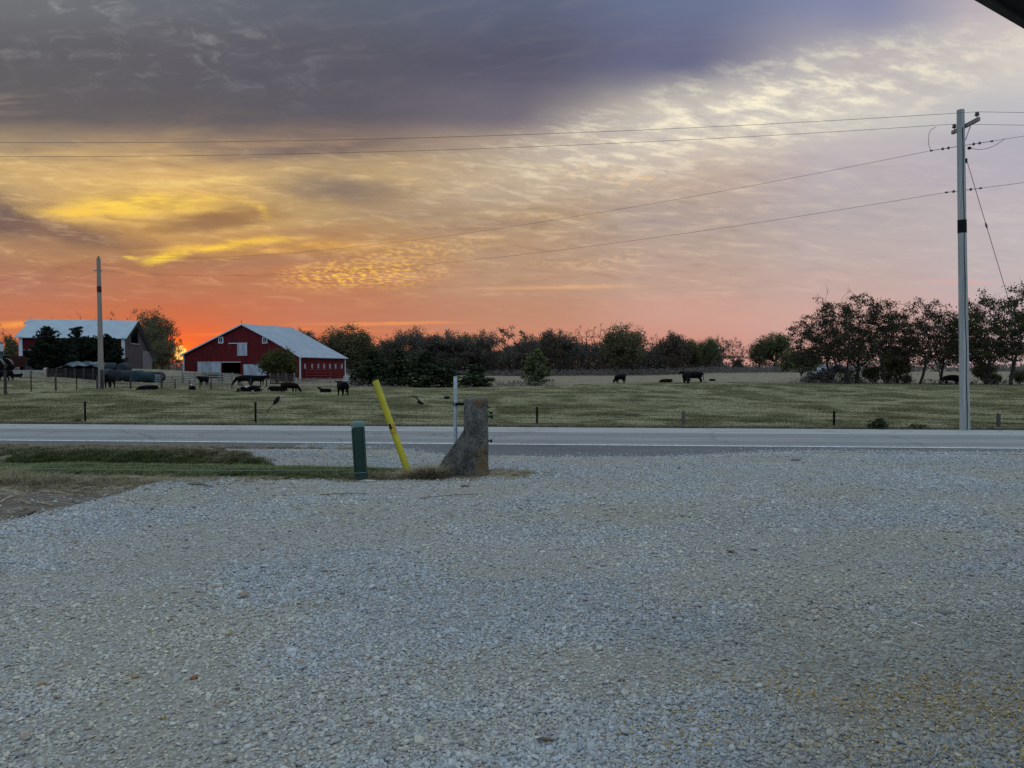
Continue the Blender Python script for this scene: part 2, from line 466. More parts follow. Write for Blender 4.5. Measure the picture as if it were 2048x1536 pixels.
# ------------------------------------------------------------------ ground sheet
def zones(x, y):
    s = y - road_c(x)
    n = fbm(x * 0.9, y * 0.9, 21, 4) - 0.5
    n2 = fbm(x * 2.6, y * 2.6, 31, 3) - 0.5
    yb = np.interp(x, [-12, -9, -6.6, -6.35, -6.1, -5.9, -5.2, -2.9, -1.3, -0.3, 0.3, 0.75, 1.2],
                   [6.5, 8.3, 9.6, 10.6, 11.6, 12.6, 13.25, 13.15, 13.2, 13.35, 13.5, 15.5, 20.0])
    g1 = nss(yb - y + n * 1.8 * nss(-x, 2.5, 4.5) + n2 * 0.8, -0.40, 0.40)
    sb = np.interp(x, [-10, -8, -6.6, -4.8, -3.8, -3.0, -2.2, -1.0], [-3.9, -4.55, -5.15, -5.5, -5.7, -6.6, -7.8, -9.2])
    g2 = nss(s - sb + n * 1.2 + n2 * 0.7, -0.25, 0.25) * nss(y + n * 1.0, 14.2, 15.0)
    grav = np.maximum(g1, g2) * (s < FE)
    rest = 1 - grav
    # roadside left of the driveway
    green = nss(y + n * 0.9, 13.4, 13.9) * nss(-x, 0.8, 2.6) * (s < FE)
    dryb = nss(s + n * 1.6, -5.3, -4.6)
    dry = np.clip((1 - green) * nss(y + n, 11.2, 12.4) + dryb, 0, 1) * (s < FE)
    green = green * (1 - dryb) * (0.75 + 0.5 * n2)
    # pasture
    far = s > FE
    tan = nss(y + n * 8 + (x < -5) * 4, 84, 92)
    yard = nss(-x, 12, 24) * nss(y + n * 6, 64, 80)
    gf = (1 - tan * 0.92) * (1 - 0.55 * yard)
    verge = 1 - nss(s + n2 * 0.5, FE + 0.5, FE + 1.5)
    gf = gf * (1 - 0.8 * verge)
    green = np.where(far, gf, green * rest)
    dry = np.where(far, np.clip(tan + verge * 0.5 + 0.3 * yard, 0, 1) * (1 - gf * 0.5), dry * rest)
    grav = np.where(far, 0, grav)
    return grav, np.clip(green, 0, 1), np.clip(dry, 0, 1)

ys = np.concatenate([np.arange(-14, 2, 0.6), np.arange(2, 20.5, 0.11), np.arange(20.5, 34, 0.3), np.arange(34, 100, 1.0),
                     np.arange(100, 320, 5.0), np.geomspace(320, 3200, 40)])
aa = np.concatenate([np.linspace(-2.6, -1.0, 24)[:-1], np.linspace(-1.0, 1.0, 250), np.linspace(1.0, 2.6, 24)[1:]])
A, Yg = np.meshgrid(aa, ys)
Xg = A * (9 + np.maximum(Yg, 0) * 0.86)
Zg = ground(Xg, Yg)
gr, gn, dr = zones(Xg, Yg)
gr = gr * (1 - 0.42 * nss(Xg + (fbm(Xg * .9, Yg * .9, 91, 4) - .5) * 1.6, 0.6, 1.8) * (1 - nss(Yg + (fbm(Xg * .7 + 3, Yg * .9, 92, 4) - .5) * 2.5, 5.2, 7.2)))
nr, nc = Xg.shape
verts = np.stack([Xg, Yg, Zg], -1).reshape(-1, 3)
idx = np.arange(nr * nc).reshape(nr, nc)
quads = np.stack([idx[:-1, :-1], idx[:-1, 1:], idx[1:, 1:], idx[1:, :-1]], -1).reshape(-1, 4)
def np_mesh(name, verts, faces, k):
    me = bpy.data.meshes.new(name)
    nv, nf = len(verts), len(faces)
    me.vertices.add(nv); me.vertices.foreach_set('co', np.ascontiguousarray(verts, dtype=np.float32).ravel())
    me.loops.add(nf * k); me.loops.foreach_set('vertex_index', np.ascontiguousarray(faces, dtype=np.int32).ravel())
    me.polygons.add(nf); me.polygons.foreach_set('loop_start', np.arange(0, nf * k, k, dtype=np.int32))
    me.update(calc_edges=True); me.validate()
    return me
gme = np_mesh('ground', verts, quads, 4)
za = gme.attributes.new('zone', 'FLOAT_COLOR', 'POINT')
za.data.foreach_set('color', np.stack([gr, gn, dr, np.ones_like(gr)], -1).astype(np.float32).ravel())
gme.polygons.foreach_set('use_smooth', np.ones(len(quads), bool))

m_ground, b = new_mat('ground')
P = texcoord('Object')
zr, zg, zb = sep(attr('zone'))
nA = noise(P, 0.55, 5, 0.6); nB = noise(P, 3.0, 5, 0.62); nC = noise(P, 14.0, 4, 0.6); nD = noise(P, 60.0, 3, 0.6)
edge = (nC - 0.5) * 0.5 + (nB - 0.5) * 0.35
fr = ss(zr + edge, 0.35, 0.65); fg = ss(zg + edge * 1.2, 0.25, 0.75); fb = ss(zb + edge * 1.2, 0.3, 0.7)
# fines and grit between the stones
cell = voronoi(P, 34.0, out='Color'); cd = voronoi(P, 34.0, out='Distance')
cx_, cy_, cz_ = sep(cell)
grit = mix(cx_, (0.24, 0.24, 0.235), (0.37, 0.37, 0.36))
grit = mix(ss(cy_, 0.75, 0.95) * 0.7, grit, (0.27, 0.22, 0.17))
grit = mix(ss(cd, 0.35, 0.75) * 0.75, grit, (0.13, 0.122, 0.11))
grit = mix(ss(nA, 0.42, 0.66) * 0.55, grit, (0.25, 0.215, 0.165))
grit = mix(ss(noise(vmath('MULTIPLY', P, (0.5, 1.4, 1)), 0.9, 4, 0.55), 0.5, 0.72) * 0.5, grit, (0.26, 0.225, 0.175))
dirt = mix(ss(nB, 0.35, 0.7), (0.085, 0.070, 0.056), (0.15, 0.128, 0.104))
dirt = mix(ss(nD, 0.55, 0.75) * 0.5, dirt, (0.24, 0.21, 0.17))
Ps = vmath('MULTIPLY', P, (0.75, 0.85, 1.0))
nG = noise(Ps, 1.1, 5, 0.65); nG2 = noise(Ps, 0.22, 4, 0.6)
grass = mix(ss(nG, 0.36, 0.66), (0.125, 0.122, 0.060), (0.285, 0.265, 0.16))
grass = mix(ss(nG2, 0.4, 0.65) * 0.5, grass, (0.19, 0.19, 0.095))
drycol = mix(ss(nG, 0.35, 0.7), (0.13, 0.105, 0.072), (0.235, 0.195, 0.135))
c = mix(fb, dirt, drycol); c = mix(fg, c, grass); c = mix(fr, c, grit)
E.put(b.inputs['Base Color'], c); b.inputs['Roughness'].default_value = 0.9; b.inputs['Specular IOR Level'].default_value = 0.15
hgt = mix(fr, mix(0.5, comb(nC, nC, nC), comb(nD, nD, nD)), comb(cd * -0.9 + nD * 0.4, cd * -0.9 + nD * 0.4, 0.0))
hx, _, _ = sep(hgt)
bump(b, hx, 0.6, 0.02)
gme.materials.append(m_ground)
ground_o = link('ground', gme); tag(ground_o, kind='structure')

# ------------------------------------------------------------------ road
def road_strip(name, s_of_x, zoff, mats, mat_idx=None, x0=-160, x1=160):
    xs = np.concatenate([np.arange(x0, -30, 4.0), np.arange(-30, 30, 0.5), np.arange(30, x1 + 1, 4.0)])
    S = np.stack([s_of_x(x) for x in xs])          # (nx, ns)
    X = np.repeat(xs[:, None], S.shape[1], 1); Y = road_c(X) + S; Z = road_z(S) + zoff
    v = np.stack([X, Y, Z], -1).reshape(-1, 3); ii = np.arange(X.size).reshape(X.shape)
    q = np.stack([ii[:-1, :-1], ii[1:, :-1], ii[1:, 1:], ii[:-1, 1:]], -1)
    me = np_mesh(name, v, q.reshape(-1, 4), 4)
    for m in mats: me.materials.append(m)
    if mat_idx is not None:
        me.polygons.foreach_set('material_index', np.tile(np.array(mat_idx, np.int32), q.shape[0]))
    o = link(name, me); tag(o, kind='structure'); return o

def asphalt(name, col, light, crack=True):
    m, b = new_mat(name)
    P = texcoord('Object'); Pst = vmath('MULTIPLY', P, (0.12, 1.0, 1.0))
    n1 = noise(Pst, 1.6, 5, 0.6); n2 = noise(P, 45.0, 3, 0.7); n3 = noise(P, 0.4, 4, 0.6)
    c = mix(ss(n1, 0.3, 0.7), col, light)
    c = mix(ss(n2, 0.3, 0.75) * 0.45, c, tuple(k * 1.6 for k in light))
    c = mix(ss(n3, 0.45, 0.7) * 0.25, c, tuple(k * 0.6 for k in col))
    x_, y_, z_ = sep(P); sq = y_ + x_ * 0.0768 - 22.2
    trk = emax(ss(E.math('ABSOLUTE', sq + 2.15), 0.42, 0.12), ss(E.math('ABSOLUTE', sq + 0.62), 0.42, 0.12))
    c = mix(trk * (n1 * 0.5 + 0.12), c, tuple(k * 0.62 for k in col))
    if crack:
        w = vmath('MULTIPLY', vmath('ADD', P, vmath('SCALE', noise(P, 0.9, 4, 0.6, color=True), scale=1.2)), (0.30, 0.22, 1.0))
        e = voronoi(w, 1.0, 'DISTANCE_TO_EDGE')
        c = mix(ss(e, 0.012, 0.002) * 0.55, c, (0.03, 0.03, 0.03))
    E.put(b.inputs['Base Color'], c); b.inputs['Roughness'].default_value = 0.75; b.inputs['Specular IOR Level'].default_value = 0.3
    bump(b, n2, 0.5, 0.004)
    return m
m_lane = asphalt('worn_asphalt', (0.155, 0.155, 0.158), (0.195, 0.195, 0.198))
m_far = asphalt('sky_sheen_asphalt', (0.23, 0.23, 0.23), (0.27, 0.27, 0.27))  # far lane: sky sheen at a grazing angle painted in as paler asphalt
m_seam = asphalt('seam_asphalt', (0.08, 0.078, 0.085), (0.11, 0.105, 0.11), False)
m_sho = asphalt('shoulder_asphalt', (0.055, 0.057, 0.062), (0.085, 0.088, 0.093))
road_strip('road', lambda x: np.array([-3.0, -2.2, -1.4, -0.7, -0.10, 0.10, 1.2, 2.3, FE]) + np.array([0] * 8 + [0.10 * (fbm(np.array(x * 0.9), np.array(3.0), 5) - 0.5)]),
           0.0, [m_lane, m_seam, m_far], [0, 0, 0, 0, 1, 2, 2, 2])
def sho(x):
    e = SE - float(apron(np.array(x))) + 0.35 * (float(fbm(np.array(x * 0.8), np.array(1.0), 9)) - 0.5)
    return np.linspace(e, -3.0, 6)
road_strip('road_shoulder', sho, -0.003, [m_sho])
m_line, b = new_mat('road_paint')
P = texcoord('Object')
c = mix(ss(noise(P, 7, 6, 0.75), 0.42, 0.66) * 0.85, (0.60, 0.61, 0.62), (0.20, 0.20, 0.20))
E.put(b.inputs['Base Color'], c); b.inputs['Roughness'].default_value = 0.6
road_strip('road_edge_line', lambda x: np.array([-2.96, -2.82]), 0.004, [m_line])

# ------------------------------------------------------------------ scattered cover (point clouds that carry one small mesh each)
def scatter(name, pts, rot, scl, col, protos, label, cat):
    n = len(pts)
    me = bpy.data.meshes.new(name); me.vertices.add(n)
    me.vertices.foreach_set('co', np.ascontiguousarray(pts, dtype=np.float32).ravel())
    def put(nm, typ, key, data):
        a = me.attributes.new(nm, typ, 'POINT'); a.data.foreach_set(key, np.ascontiguousarray(data).ravel())
    put('rot', 'FLOAT_VECTOR', 'vector', rot.astype(np.float32)); put('scl', 'FLOAT_VECTOR', 'vector', scl.astype(np.float32))
    c4 = np.concatenate([col, np.ones((n, 1))], 1).astype(np.float32)
    put('tint', 'FLOAT_COLOR', 'color', c4)
    put('pick', 'INT', 'value', np.random.default_rng(3).integers(0, len(protos), n).astype(np.int32))
    o = link(name, me)
    pc = bpy.data.collections.new(name + '_kinds')
    for i, pm in enumerate(protos):
        po = bpy.data.objects.new('%s_kind' % name, pm); pc.objects.link(po)
    ng = bpy.data.node_groups.new(name, 'GeometryNodeTree')
    ng.interface.new_socket('Geometry', in_out='INPUT', socket_type='NodeSocketGeometry')
    ng.interface.new_socket('Geometry', in_out='OUTPUT', socket_type='NodeSocketGeometry')
    gi = ng.nodes.new('NodeGroupInput'); go = ng.nodes.new('NodeGroupOutput')
    iop = ng.nodes.new('GeometryNodeInstanceOnPoints'); ci = ng.nodes.new('GeometryNodeCollectionInfo')
    ci.inputs['Collection'].default_value = pc; ci.inputs['Separate Children'].default_value = True; ci.inputs['Reset Children'].default_value = True
    def na(nm, dt):
        k = ng.nodes.new('GeometryNodeInputNamedAttribute'); k.data_type = dt; k.inputs['Name'].default_value = nm
        return [q for q in k.outputs if q.enabled and q.name == 'Attribute'][0]
    L = ng.links
    L.new(gi.outputs[0], iop.inputs['Points']); L.new(ci.outputs[0], iop.inputs['Instance'])
    iop.inputs['Pick Instance'].default_value = True
    L.new(na('pick', 'INT'), iop.inputs['Instance Index'])
    e2r = ng.nodes.new('FunctionNodeEulerToRotation'); L.new(na('rot', 'FLOAT_VECTOR'), e2r.inputs[0])
    L.new(e2r.outputs[0], iop.inputs['Rotation']); L.new(na('scl', 'FLOAT_VECTOR'), iop.inputs['Scale'])
    L.new(iop.outputs[0], go.inputs[0])
    md = o.modifiers.new('cover', 'NODES'); md.node_group = ng
    tag(o, label, cat, kind='stuff')
    return o

rng = np.random.default_rng(11)
# stones
m_stone, b = new_mat('gravel_stone')
tint = attr('tint', 'INSTANCER'); P = texcoord('Object')
n1 = noise(P, 2.2, 4, 0.65)
c = mix(ss(n1, 0.35, 0.7), mix(0.25, tint, (0.05, 0.05, 0.05)), mix(0.18, tint, (0.5, 0.5, 0.5)))
E.put(b.inputs['Base Color'], c); b.inputs['Roughness'].default_value = 0.75; b.inputs['Specular IOR Level'].default_value = 0.3
stones = []
for k in range(7):
    bm = bmesh.new(); bmesh.ops.create_icosphere(bm, subdivisions=2, radius=1)
    rr = np.random.default_rng(100 + k)
    planes = [(Vector(rr.normal(size=3)).normalized(), rr.uniform(0.55, 0.85)) for _ in range(7)]
    sc = Vector((rr.uniform(0.9, 1.25), rr.uniform(0.75, 1.0), rr.uniform(0.5, 0.75)))
    for v in bm.verts:
        for nrm, dd in planes:
            q = v.co.dot(nrm)
            if q > dd: v.co -= nrm * (q - dd) * 0.85
        v.co = Vector((v.co.x * sc.x, v.co.y * sc.y, v.co.z * sc.z))
    me = bpy.data.meshes.new('stone'); bm.to_mesh(me); bm.free(); me.materials.append(m_stone)
    me.polygons.foreach_set('use_smooth', [True] * len(me.polygons)); stones.append(me)
def fan(n, y0, y1, half=0.90, extra=0.6, power=1.0):
    """points over the visible fan between y0 and y1, denser near when power > 1"""
    u = rng.random(n)
    y = (y0 ** (2 - power + 1e-9) + u * (y1 ** (2 - power + 1e-9) - y0 ** (2 - power + 1e-9))) ** (1 / (2 - power + 1e-9)) if power < 2 else y0 * (y1 / y0) ** u
    x = (rng.random(n) * 2 - 1) * (half * y + extra)
    return x, y
def muddy(x, y):
    return nss(x + (fbm(x * .9, y * .9, 91, 4) - .5) * 1.6, 0.6, 1.8) * (1 - nss(y + (fbm(x * .7 + 3, y * .9, 92, 4) - .5) * 2.5, 5.2, 7.2))
def gravel_pts(n, y0, y1, power, rmed, rs):
    x, y = fan(n, y0, y1, power=power)
    g, _, _ = zones(x, y)
    s = y - road_c(x)
    bare = fbm(x * 0.55 + 3, y * 1.0, 41, 4)                 # worn wheel tracks and fines
    bare = bare + 0.10 * nss(x, 0.8, 3.0) * (1 - nss(y, 7, 9)) + 0.05 * np.exp(-((y - 9.0 + 0.15 * x) / 0.8) ** 2)
    for c0, c1, c2 in ((-1.2, 0.25, 0.004), (0.6, 0.22, 0.006), (3.2, -0.02, 0.010), (5.0, -0.06, 0.012)):
        xc = c0 + c1 * (y - 9) + c2 * (y - 9) ** 2
        bare = bare + 0.075 * np.exp(-((x - xc) / 0.32) ** 2) * (0.5 + fbm(x, y * 0.4, 44, 2))
    for c0, c1, c2 in ((4.1, 0.14, 0.010), (5.0, 0.10, 0.016), (6.1, 0.12, 0.012), (7.4, 0.08, 0.014), (9.0, 0.10, 0.010), (10.6, 0.06, 0.012)):
        q = y - (c0 + c1 * x + c2 * x * x)
        bare = bare + 0.085 * np.exp(-(q / (0.05 * c0)) ** 2) * nss(fbm(x * 0.35 + c0, y * 0.35, 46, 3), 0.42, 0.58)
    bare = bare + 0.13 * muddy(x, y)
    dens = (1 - 0.72 * nss(bare, 0.53, 0.66)) * (g * 0.95 + 0.05 * (y < 13.2) + 0.05 * g)
    ok = (rng.random(n) < dens) & (s < SE - apron(x) - 0.05 + 0.3 * rng.random(n) ** 3)
    x, y, bare = x[ok], y[ok], bare[ok]; n = len(x)
    r = rmed * np.exp(rng.normal(0, rs, n))
    r *= 0.8 + 0.5 * fbm(x * 0.8, y * 0.8, 51, 3)
    r = np.clip(r, 0.004, 0.055)
    z = ground(x, y) + r * rng.uniform(-0.05, 0.40, n)
    pts = np.stack([x, y, z], -1)
    rot = np.stack([rng.normal(0, 0.35, n), rng.normal(0, 0.35, n), rng.random(n) * 6.283], -1)
    scl = np.stack([r, r * rng.uniform(0.8, 1.1, n), r * rng.uniform(0.7, 1.1, n)], -1)
    val = rng.uniform(0.21, 0.46, n) * (1 - 0.22 * muddy(x, y)) * (0.86 + 0.30 * fbm(x * 0.35 + 7, y * 0.6, 53, 4)); warm = np.clip(rng.normal(0.0, 0.025, n), -0.04, 0.07) + 0.050 * nss(bare, 0.46, 0.62) + 0.03 * nss(fbm(x * 0.4, y * 0.7, 47, 3), 0.5, 0.7)
    col = np.stack([val * (0.985 + warm * 1.8), val * (1.0 + warm * 0.5), val * (1.025 - warm * 2.2)], -1)
    odd = rng.random(n)
    col[odd < 0.025] = np.array([0.27, 0.19, 0.135]) * rng.uniform(0.7, 1.3, (np.sum(odd < 0.025), 1))
    w = (odd > 0.985); col[w] = np.array([0.50, 0.49, 0.46]) * rng.uniform(0.8, 1.2, (np.sum(w), 1))
    return pts, rot, scl, col
P1 = gravel_pts(275000, 2.6, 9.0, 1.15, 0.0098, 0.36)
P2 = gravel_pts(275000, 9.0, 18.5, 1.0, 0.0120, 0.35)
P3 = gravel_pts(2600, 3.0, 18.0, 1.0, 0.024, 0.22)
# stones spilled over the broken pavement edge
n = 16000
x = rng.uniform(-5.5, 14, n); o_ = rng.exponential(0.30, n) * (0.4 + 1.2 * fbm(x * 0.6, x * 0 + 4, 66, 3)); s = SE - apron(x) + o_ - 0.15; y = road_c(x) + s
ok = (s < -3.05) & (rng.random(n) < zones(x, y - 0.8)[0]); x, y, s = x[ok], y[ok], s[ok]; n = len(x)
r = np.clip(0.011 * np.exp(rng.normal(0, .35, n)), .004, .04); val = rng.uniform(0.25, 0.5, n)
P4 = (np.stack([x, y, road_z(s) + 0.25 * r], -1), np.stack([rng.normal(0, .3, n), rng.normal(0, .3, n), rng.random(n) * 6.28], -1), np.stack([r, r * .9, r * .8], -1), np.stack([val, val, val * 1.02], -1))
G = [np.concatenate(k) for k in zip(P1, P2, P3, P4)]
scatter('gravel', *G, stones, 'loose grey limestone gravel covering the yard', 'gravel')

# spilled maize and chaff near the porch
m_chaff, b = new_mat('spilled_grain')
E.put(b.inputs['Base Color'], attr('tint', 'INSTANCER')); b.inputs['Roughness'].default_value = 0.7
ker = MB(); ker.lathe([(0.0, -1), (0.6, -0.7), (0.9, 0), (0.5, 0.8), (0.0, 1)], 6)
kme = bpy.data.meshes.new('kernel'); kme.from_pydata(ker.v, [], ker.f); kme.materials.append(m_chaff)
strw = MB(); strw.tube([(-4, 0, 0), (0, 0.3, 0.1), (4, 0, 0)], 0.18, 4)
sme = bpy.data.meshes.new('straw'); sme.from_pydata(strw.v, [], strw.f); sme.materials.append(m_chaff)
n = 60000
x, y = fan(n, 2.8, 7.5, power=1.2)
f = fbm(x * 1.3, y * 2.2, 61, 4)
dens = np.clip((f - 0.45) * 4, 0, 1) * nss(x, 0.2, 1.6) * (1 - nss(y, 4.4, 5.4)) + 0.012
ok = rng.random(n) < dens; x, y = x[ok], y[ok]; n = len(x)
pts = np.stack([x, y, ground(x, y) + rng.uniform(0.006, 0.018, n)], -1)
rot = np.stack([rng.uniform(-0.4, 0.4, n) + 1.57, rng.uniform(-0.3, 0.3, n), rng.random(n) * 6.28], -1)
k = 0.0052 * np.exp(rng.normal(0, 0.25, n)); scl = np.stack([k, k, k], -1)
col = np.array([0.42, 0.27, 0.07]) * rng.uniform(0.6, 1.5, (n, 1)); pale = rng.random(n) < 0.3; col[pale] = np.array([0.5, 0.42, 0.27]) * rng.uniform(0.7, 1.2, (pale.sum(), 1))
scatter('spilled_grain', pts, rot, scl, col, [kme, kme, sme], 'yellow maize kernels and chaff spilled on the gravel', 'grain')

n = 2600
x = rng.uniform(-11.5, -4.8, n); y = rng.uniform(8.2, 13.2, n); g, _, _ = zones(x, y); ok = (rng.random(n) < 1 - g * .93) ; x, y = x[ok], y[ok]; n = len(x)
pts = np.stack([x, y, ground(x, y) + .012], -1); rot = np.stack([rng.normal(0, .12, n), rng.normal(0, .12, n), rng.random(n) * 6.28], -1)
k = rng.uniform(.006, .022, n); scl = np.stack([k * rng.uniform(.7, 2.2, n), k, k], -1)
col = np.array([0.26, 0.205, 0.14]) * rng.uniform(0.35, 1.4, (n, 1))
scatter('crop_litter', pts, rot, scl, col, [sme, sme, kme], 'scraps of stalk and husk littering the bare yard corner', 'litter')
# grass tufts
m_blade, b = new_mat('grass_blade')
tint = attr('tint', 'INSTANCER')
rnd = E.tree.nodes.new('ShaderNodeNewGeometry')
c = mix(E(rnd.outputs['Random Per Island']), mix(0.45, tint, (0.01, 0.012, 0.004)), mix(0.2, tint, (0.3, 0.27, 0.16)))
E.put(b.inputs['Base Color'], c); b.inputs['Roughness'].default_value = 0.7; b.inputs['Specular IOR Level'].default_value = 0.2
def tuft(seed, nb, h, spread, lean, w):
    r = np.random.default_rng(seed); v = []; f = []
    for i in range(nb):
        a = r.random() * 6.283; q = spread * math.sqrt(r.random()); bx, by = q * math.cos(a), q * math.sin(a)
        la = a + r.normal(0, 0.8); hh = h * r.uniform(0.5, 1.15); ln = lean * hh * r.uniform(0.2, 1.2)
        px_, py_ = -math.sin(la) * w, math.cos(la) * w
        mx, my = bx + math.cos(la) * ln * 0.35, by + math.sin(la) * ln * 0.35
        tx, ty = bx + math.cos(la) * ln, by + math.sin(la) * ln
        o = len(v)
        v += [(bx - px_, by - py_, -0.02), (bx + px_, by + py_, -0.02), (mx + px_ * .8, my + py_ * .8, hh * .6), (mx - px_ * .8, my - py_ * .8, hh * .6), (tx, ty, hh)]
        f += [(o, o + 1, o + 2, o + 3), (o + 3, o + 2, o + 4)]
    me = bpy.data.meshes.new('tuft'); me.from_pydata(v, [], f); me.materials.append(m_blade); return me
low = [tuft(s, 26, 0.11, 0.20, 0.7, 0.006) for s in range(4)]
tall = [tuft(20 + s, 34, 0.22, 0.13, 0.9, 0.005) for s in range(4)]
dryt = [tuft(40 + s, 46, 0.26, 0.16, 1.7, 0.0035) for s in range(4)]
# pasture
n = 158000
x, y = fan(n, 28.5, 92, half=1.0, power=1.35)
s = y - road_c(x)
g, gq, dq = zones(x, y)
cl = fbm(x * 0.5, y * 0.42, 71, 5)
ok = (s > FE + 0.4) & (rng.random(n) < 0.25 + 0.75 * gq); x, y, cl, gq = x[ok], y[ok], cl[ok], gq[ok]; n = len(x)
pts = np.stack([x, y, ground(x, y)], -1); rot = np.stack([np.zeros(n), np.zeros(n), rng.random(n) * 6.28], -1)
k = 0.28 + 1.0 * nss(cl, 0.46, 0.70) + rng.random(n) * 0.25; scl = np.stack([np.full(n, 1.15), np.full(n, 1.15), k], -1)
t = np.clip(rng.normal(0.45, 0.18, n) - (cl - 0.5) * 2.4, 0, 1)[:, None]
gc = np.array([0.20, 0.19, 0.09]) * (1 - t) + np.array([0.50, 0.445, 0.275]) * t
tn = (1 - gq)[:, None]; gc = gc * (1 - tn) + np.array([0.26, 0.225, 0.165]) * rng.uniform(0.7, 1.2, (n, 1)) * tn
scatter('pasture_grass', pts, rot, scl, gc, low, 'short grazed grass of the pasture across the road', 'grass')
# verge beyond the pavement
n = 9000
x = rng.uniform(-24, 22, n); s = FE + 0.05 + rng.random(n) ** 1.5 * 3.2; y = road_c(x) + s
pts = np.stack([x, y, ground(x, y)], -1); rot = np.stack([np.zeros(n), np.zeros(n), rng.random(n) * 6.28], -1)
k = rng.uniform(0.35, 0.9, n); scl = np.stack([k, k, k * (0.55 + 0.5 * fbm(x * 0.7, y, 5, 3))], -1)
t = rng.random((n, 1)); gc = np.array([0.12, 0.10, 0.06]) * (1 - t) + np.array([0.24, 0.20, 0.13]) * t
scatter('verge_grass', pts, rot, scl, gc, tall, 'brownish grass along the far edge of the road', 'grass')
# ditch and the yard's rough corner
n = 90000
x = rng.uniform(-16, 0.6, n); y = rng.uniform(11.6, 20, n); s = y - road_c(x)
g, gq, dq = zones(x, y)
near_post = nss(x, -3.0, -2.2) * (1 - nss(y, 14.2, 15.0))
ok = (s < SE - 0.05) & (rng.random(n) < (1 - g) ** 1.3) & (rng.random(n) < (0.12 + gq) * (1 - 0.72 * near_post)); x, y, gq, dq = x[ok], y[ok], gq[ok], dq[ok]; n = len(x)
pts = np.stack([x, y, ground(x, y)], -1); rot = np.stack([np.zeros(n), np.zeros(n), rng.random(n) * 6.28], -1)
cl = fbm(x * 0.8, y * 0.8, 81, 4)
k = rng.uniform(0.3, 0.6, n) * (0.5 + cl) * (0.55 + 0.45 * nss(y, 13.2, 14.2)) * (1 - 0.5 * nss(x, -2.8, -2.2)); scl = np.stack([k * 1.1, k * 1.1, k * 0.75], -1)
t = np.clip(rng.normal(0.3, 0.15, n) + (0.5 - cl), 0, 1)[:, None]
gc = (np.array([0.10, 0.135, 0.042]) * (1 - t) + np.array([0.21, 0.215, 0.095]) * t)
sj = y - road_c(x) + (fbm(x, y, 7, 3) - .5) * 1.2
dd = np.clip(nss(x, -1.8, -1.2) + 1 - nss(y + (fbm(x * 1.5, y, 8, 3) - .5) * .8, 13.0, 13.5) * (1 - nss(sj, -5.5, -4.8)), 0, 1)[:, None]; gc = gc * (1 - dd) + np.array([0.30, 0.245, 0.155]) * rng.uniform(0.6, 1.2, (n, 1)) * dd
scatter('ditch_grass', pts, rot, scl, gc, tall, 'green and browning grass lining the roadside ditch', 'grass')
# dry matted grass
def drypatch(n, cx, cy, sx, sy, k0, k1):
    x = cx + rng.normal(0, sx, n); y = cy + rng.normal(0, sy, n); k = rng.uniform(k0, k1, n); return x, y, k
parts = [drypatch(260, -8.9, 12.5, 0.7, 0.30, 0.3, 0.75), drypatch(500, -7.2, 12.6, 1.3, 0.28, 0.15, 0.45), drypatch(45, -2.05, 13.40, 0.26, 0.12, 0.3, 0.7),
         drypatch(26, -1.62, 13.48, 0.16, 0.08, 0.5, 1.0), drypatch(26, -1.48, 13.50, 0.07, 0.05, 0.8, 1.2), drypatch(30, -2.45, 13.6, 0.3, 0.12, 0.3, 0.6), drypatch(40, 0.2, 13.9, 0.5, 0.2, 0.15, 0.3),
         drypatch(700, -8.6, 0.0, 2.6, 0.12, 0.2, 0.42)]
parts[-1] = (parts[-1][0], road_c(parts[-1][0]) - 4.15 + parts[-1][1], parts[-1][2])
x, y, k = [np.concatenate(q) for q in zip(*parts)]
ok = (x < -2.9) | (y < 16); x, y, k = x[ok], y[ok], k[ok]; n = len(x)
pts = np.stack([x, y, ground(x, y)], -1); rot = np.stack([rng.normal(0, 0.2, n), rng.normal(0, 0.2, n), rng.random(n) * 6.28], -1)
scl = np.stack([k, k, k * 0.75], -1)
gc = np.array([0.34, 0.27, 0.17]) * rng.uniform(0.55, 1.3, (n, 1))
scatter('dry_grass', pts, rot, scl, gc, dryt, 'bleached matted dry grass at the yard edge and post foot', 'dry grass')
# ------------------------------------------------------------------ shared materials
M_galv = smat('galvanised_steel', (0.42, 0.46, 0.48), 0.5, 0.2, 9, 0.1, 0.5)
M_black = smat('black_iron', (0.008, 0.008, 0.009), 0.7, 0.3, 12, 0.2, spec=0.1)
M_yellow = smat('yellow_paint', (0.50, 0.40, 0.015), 0.55, 0.16, 5, 0.12, dirt=(0.30, 0.23, 0.02))
M_green = smat('green_plastic', (0.015, 0.043, 0.032), 0.6, 0.22, 7, 0.1, spec=0.4)
M_greencap = smat('faded_green_plastic', (0.095, 0.165, 0.14), 0.7, 0.15, 8, 0.1)
M_wire = smat('wire', (0.05, 0.05, 0.052), 0.5, 0.2, 3, 0)
M_porc = smat('porcelain', (0.06, 0.045, 0.04), 0.25, 0.2, 6, 0, spec=0.6)
M_white = smat('white_paint', (0.48, 0.52, 0.58), 0.65, 0.07, 1.2, 0.1)
M_wood = smat('grey_timber', (0.20, 0.185, 0.165), 0.85, 0.35, 4, 0.4, stretch=(3, 3, 0.4))
M_darkwood = smat('dark_timber', (0.040, 0.035, 0.031), 0.9, 0.35, 4, 0.4, stretch=(3, 3, 0.4))
M_tpost = smat('rusty_steel_post', (0.014, 0.011, 0.010), 0.9, 0.3, 8, 0.2, spec=0.05)
M_dark = smat('dark_void', (0.012, 0.011, 0.012), 0.9, 0.3, 3, 0)

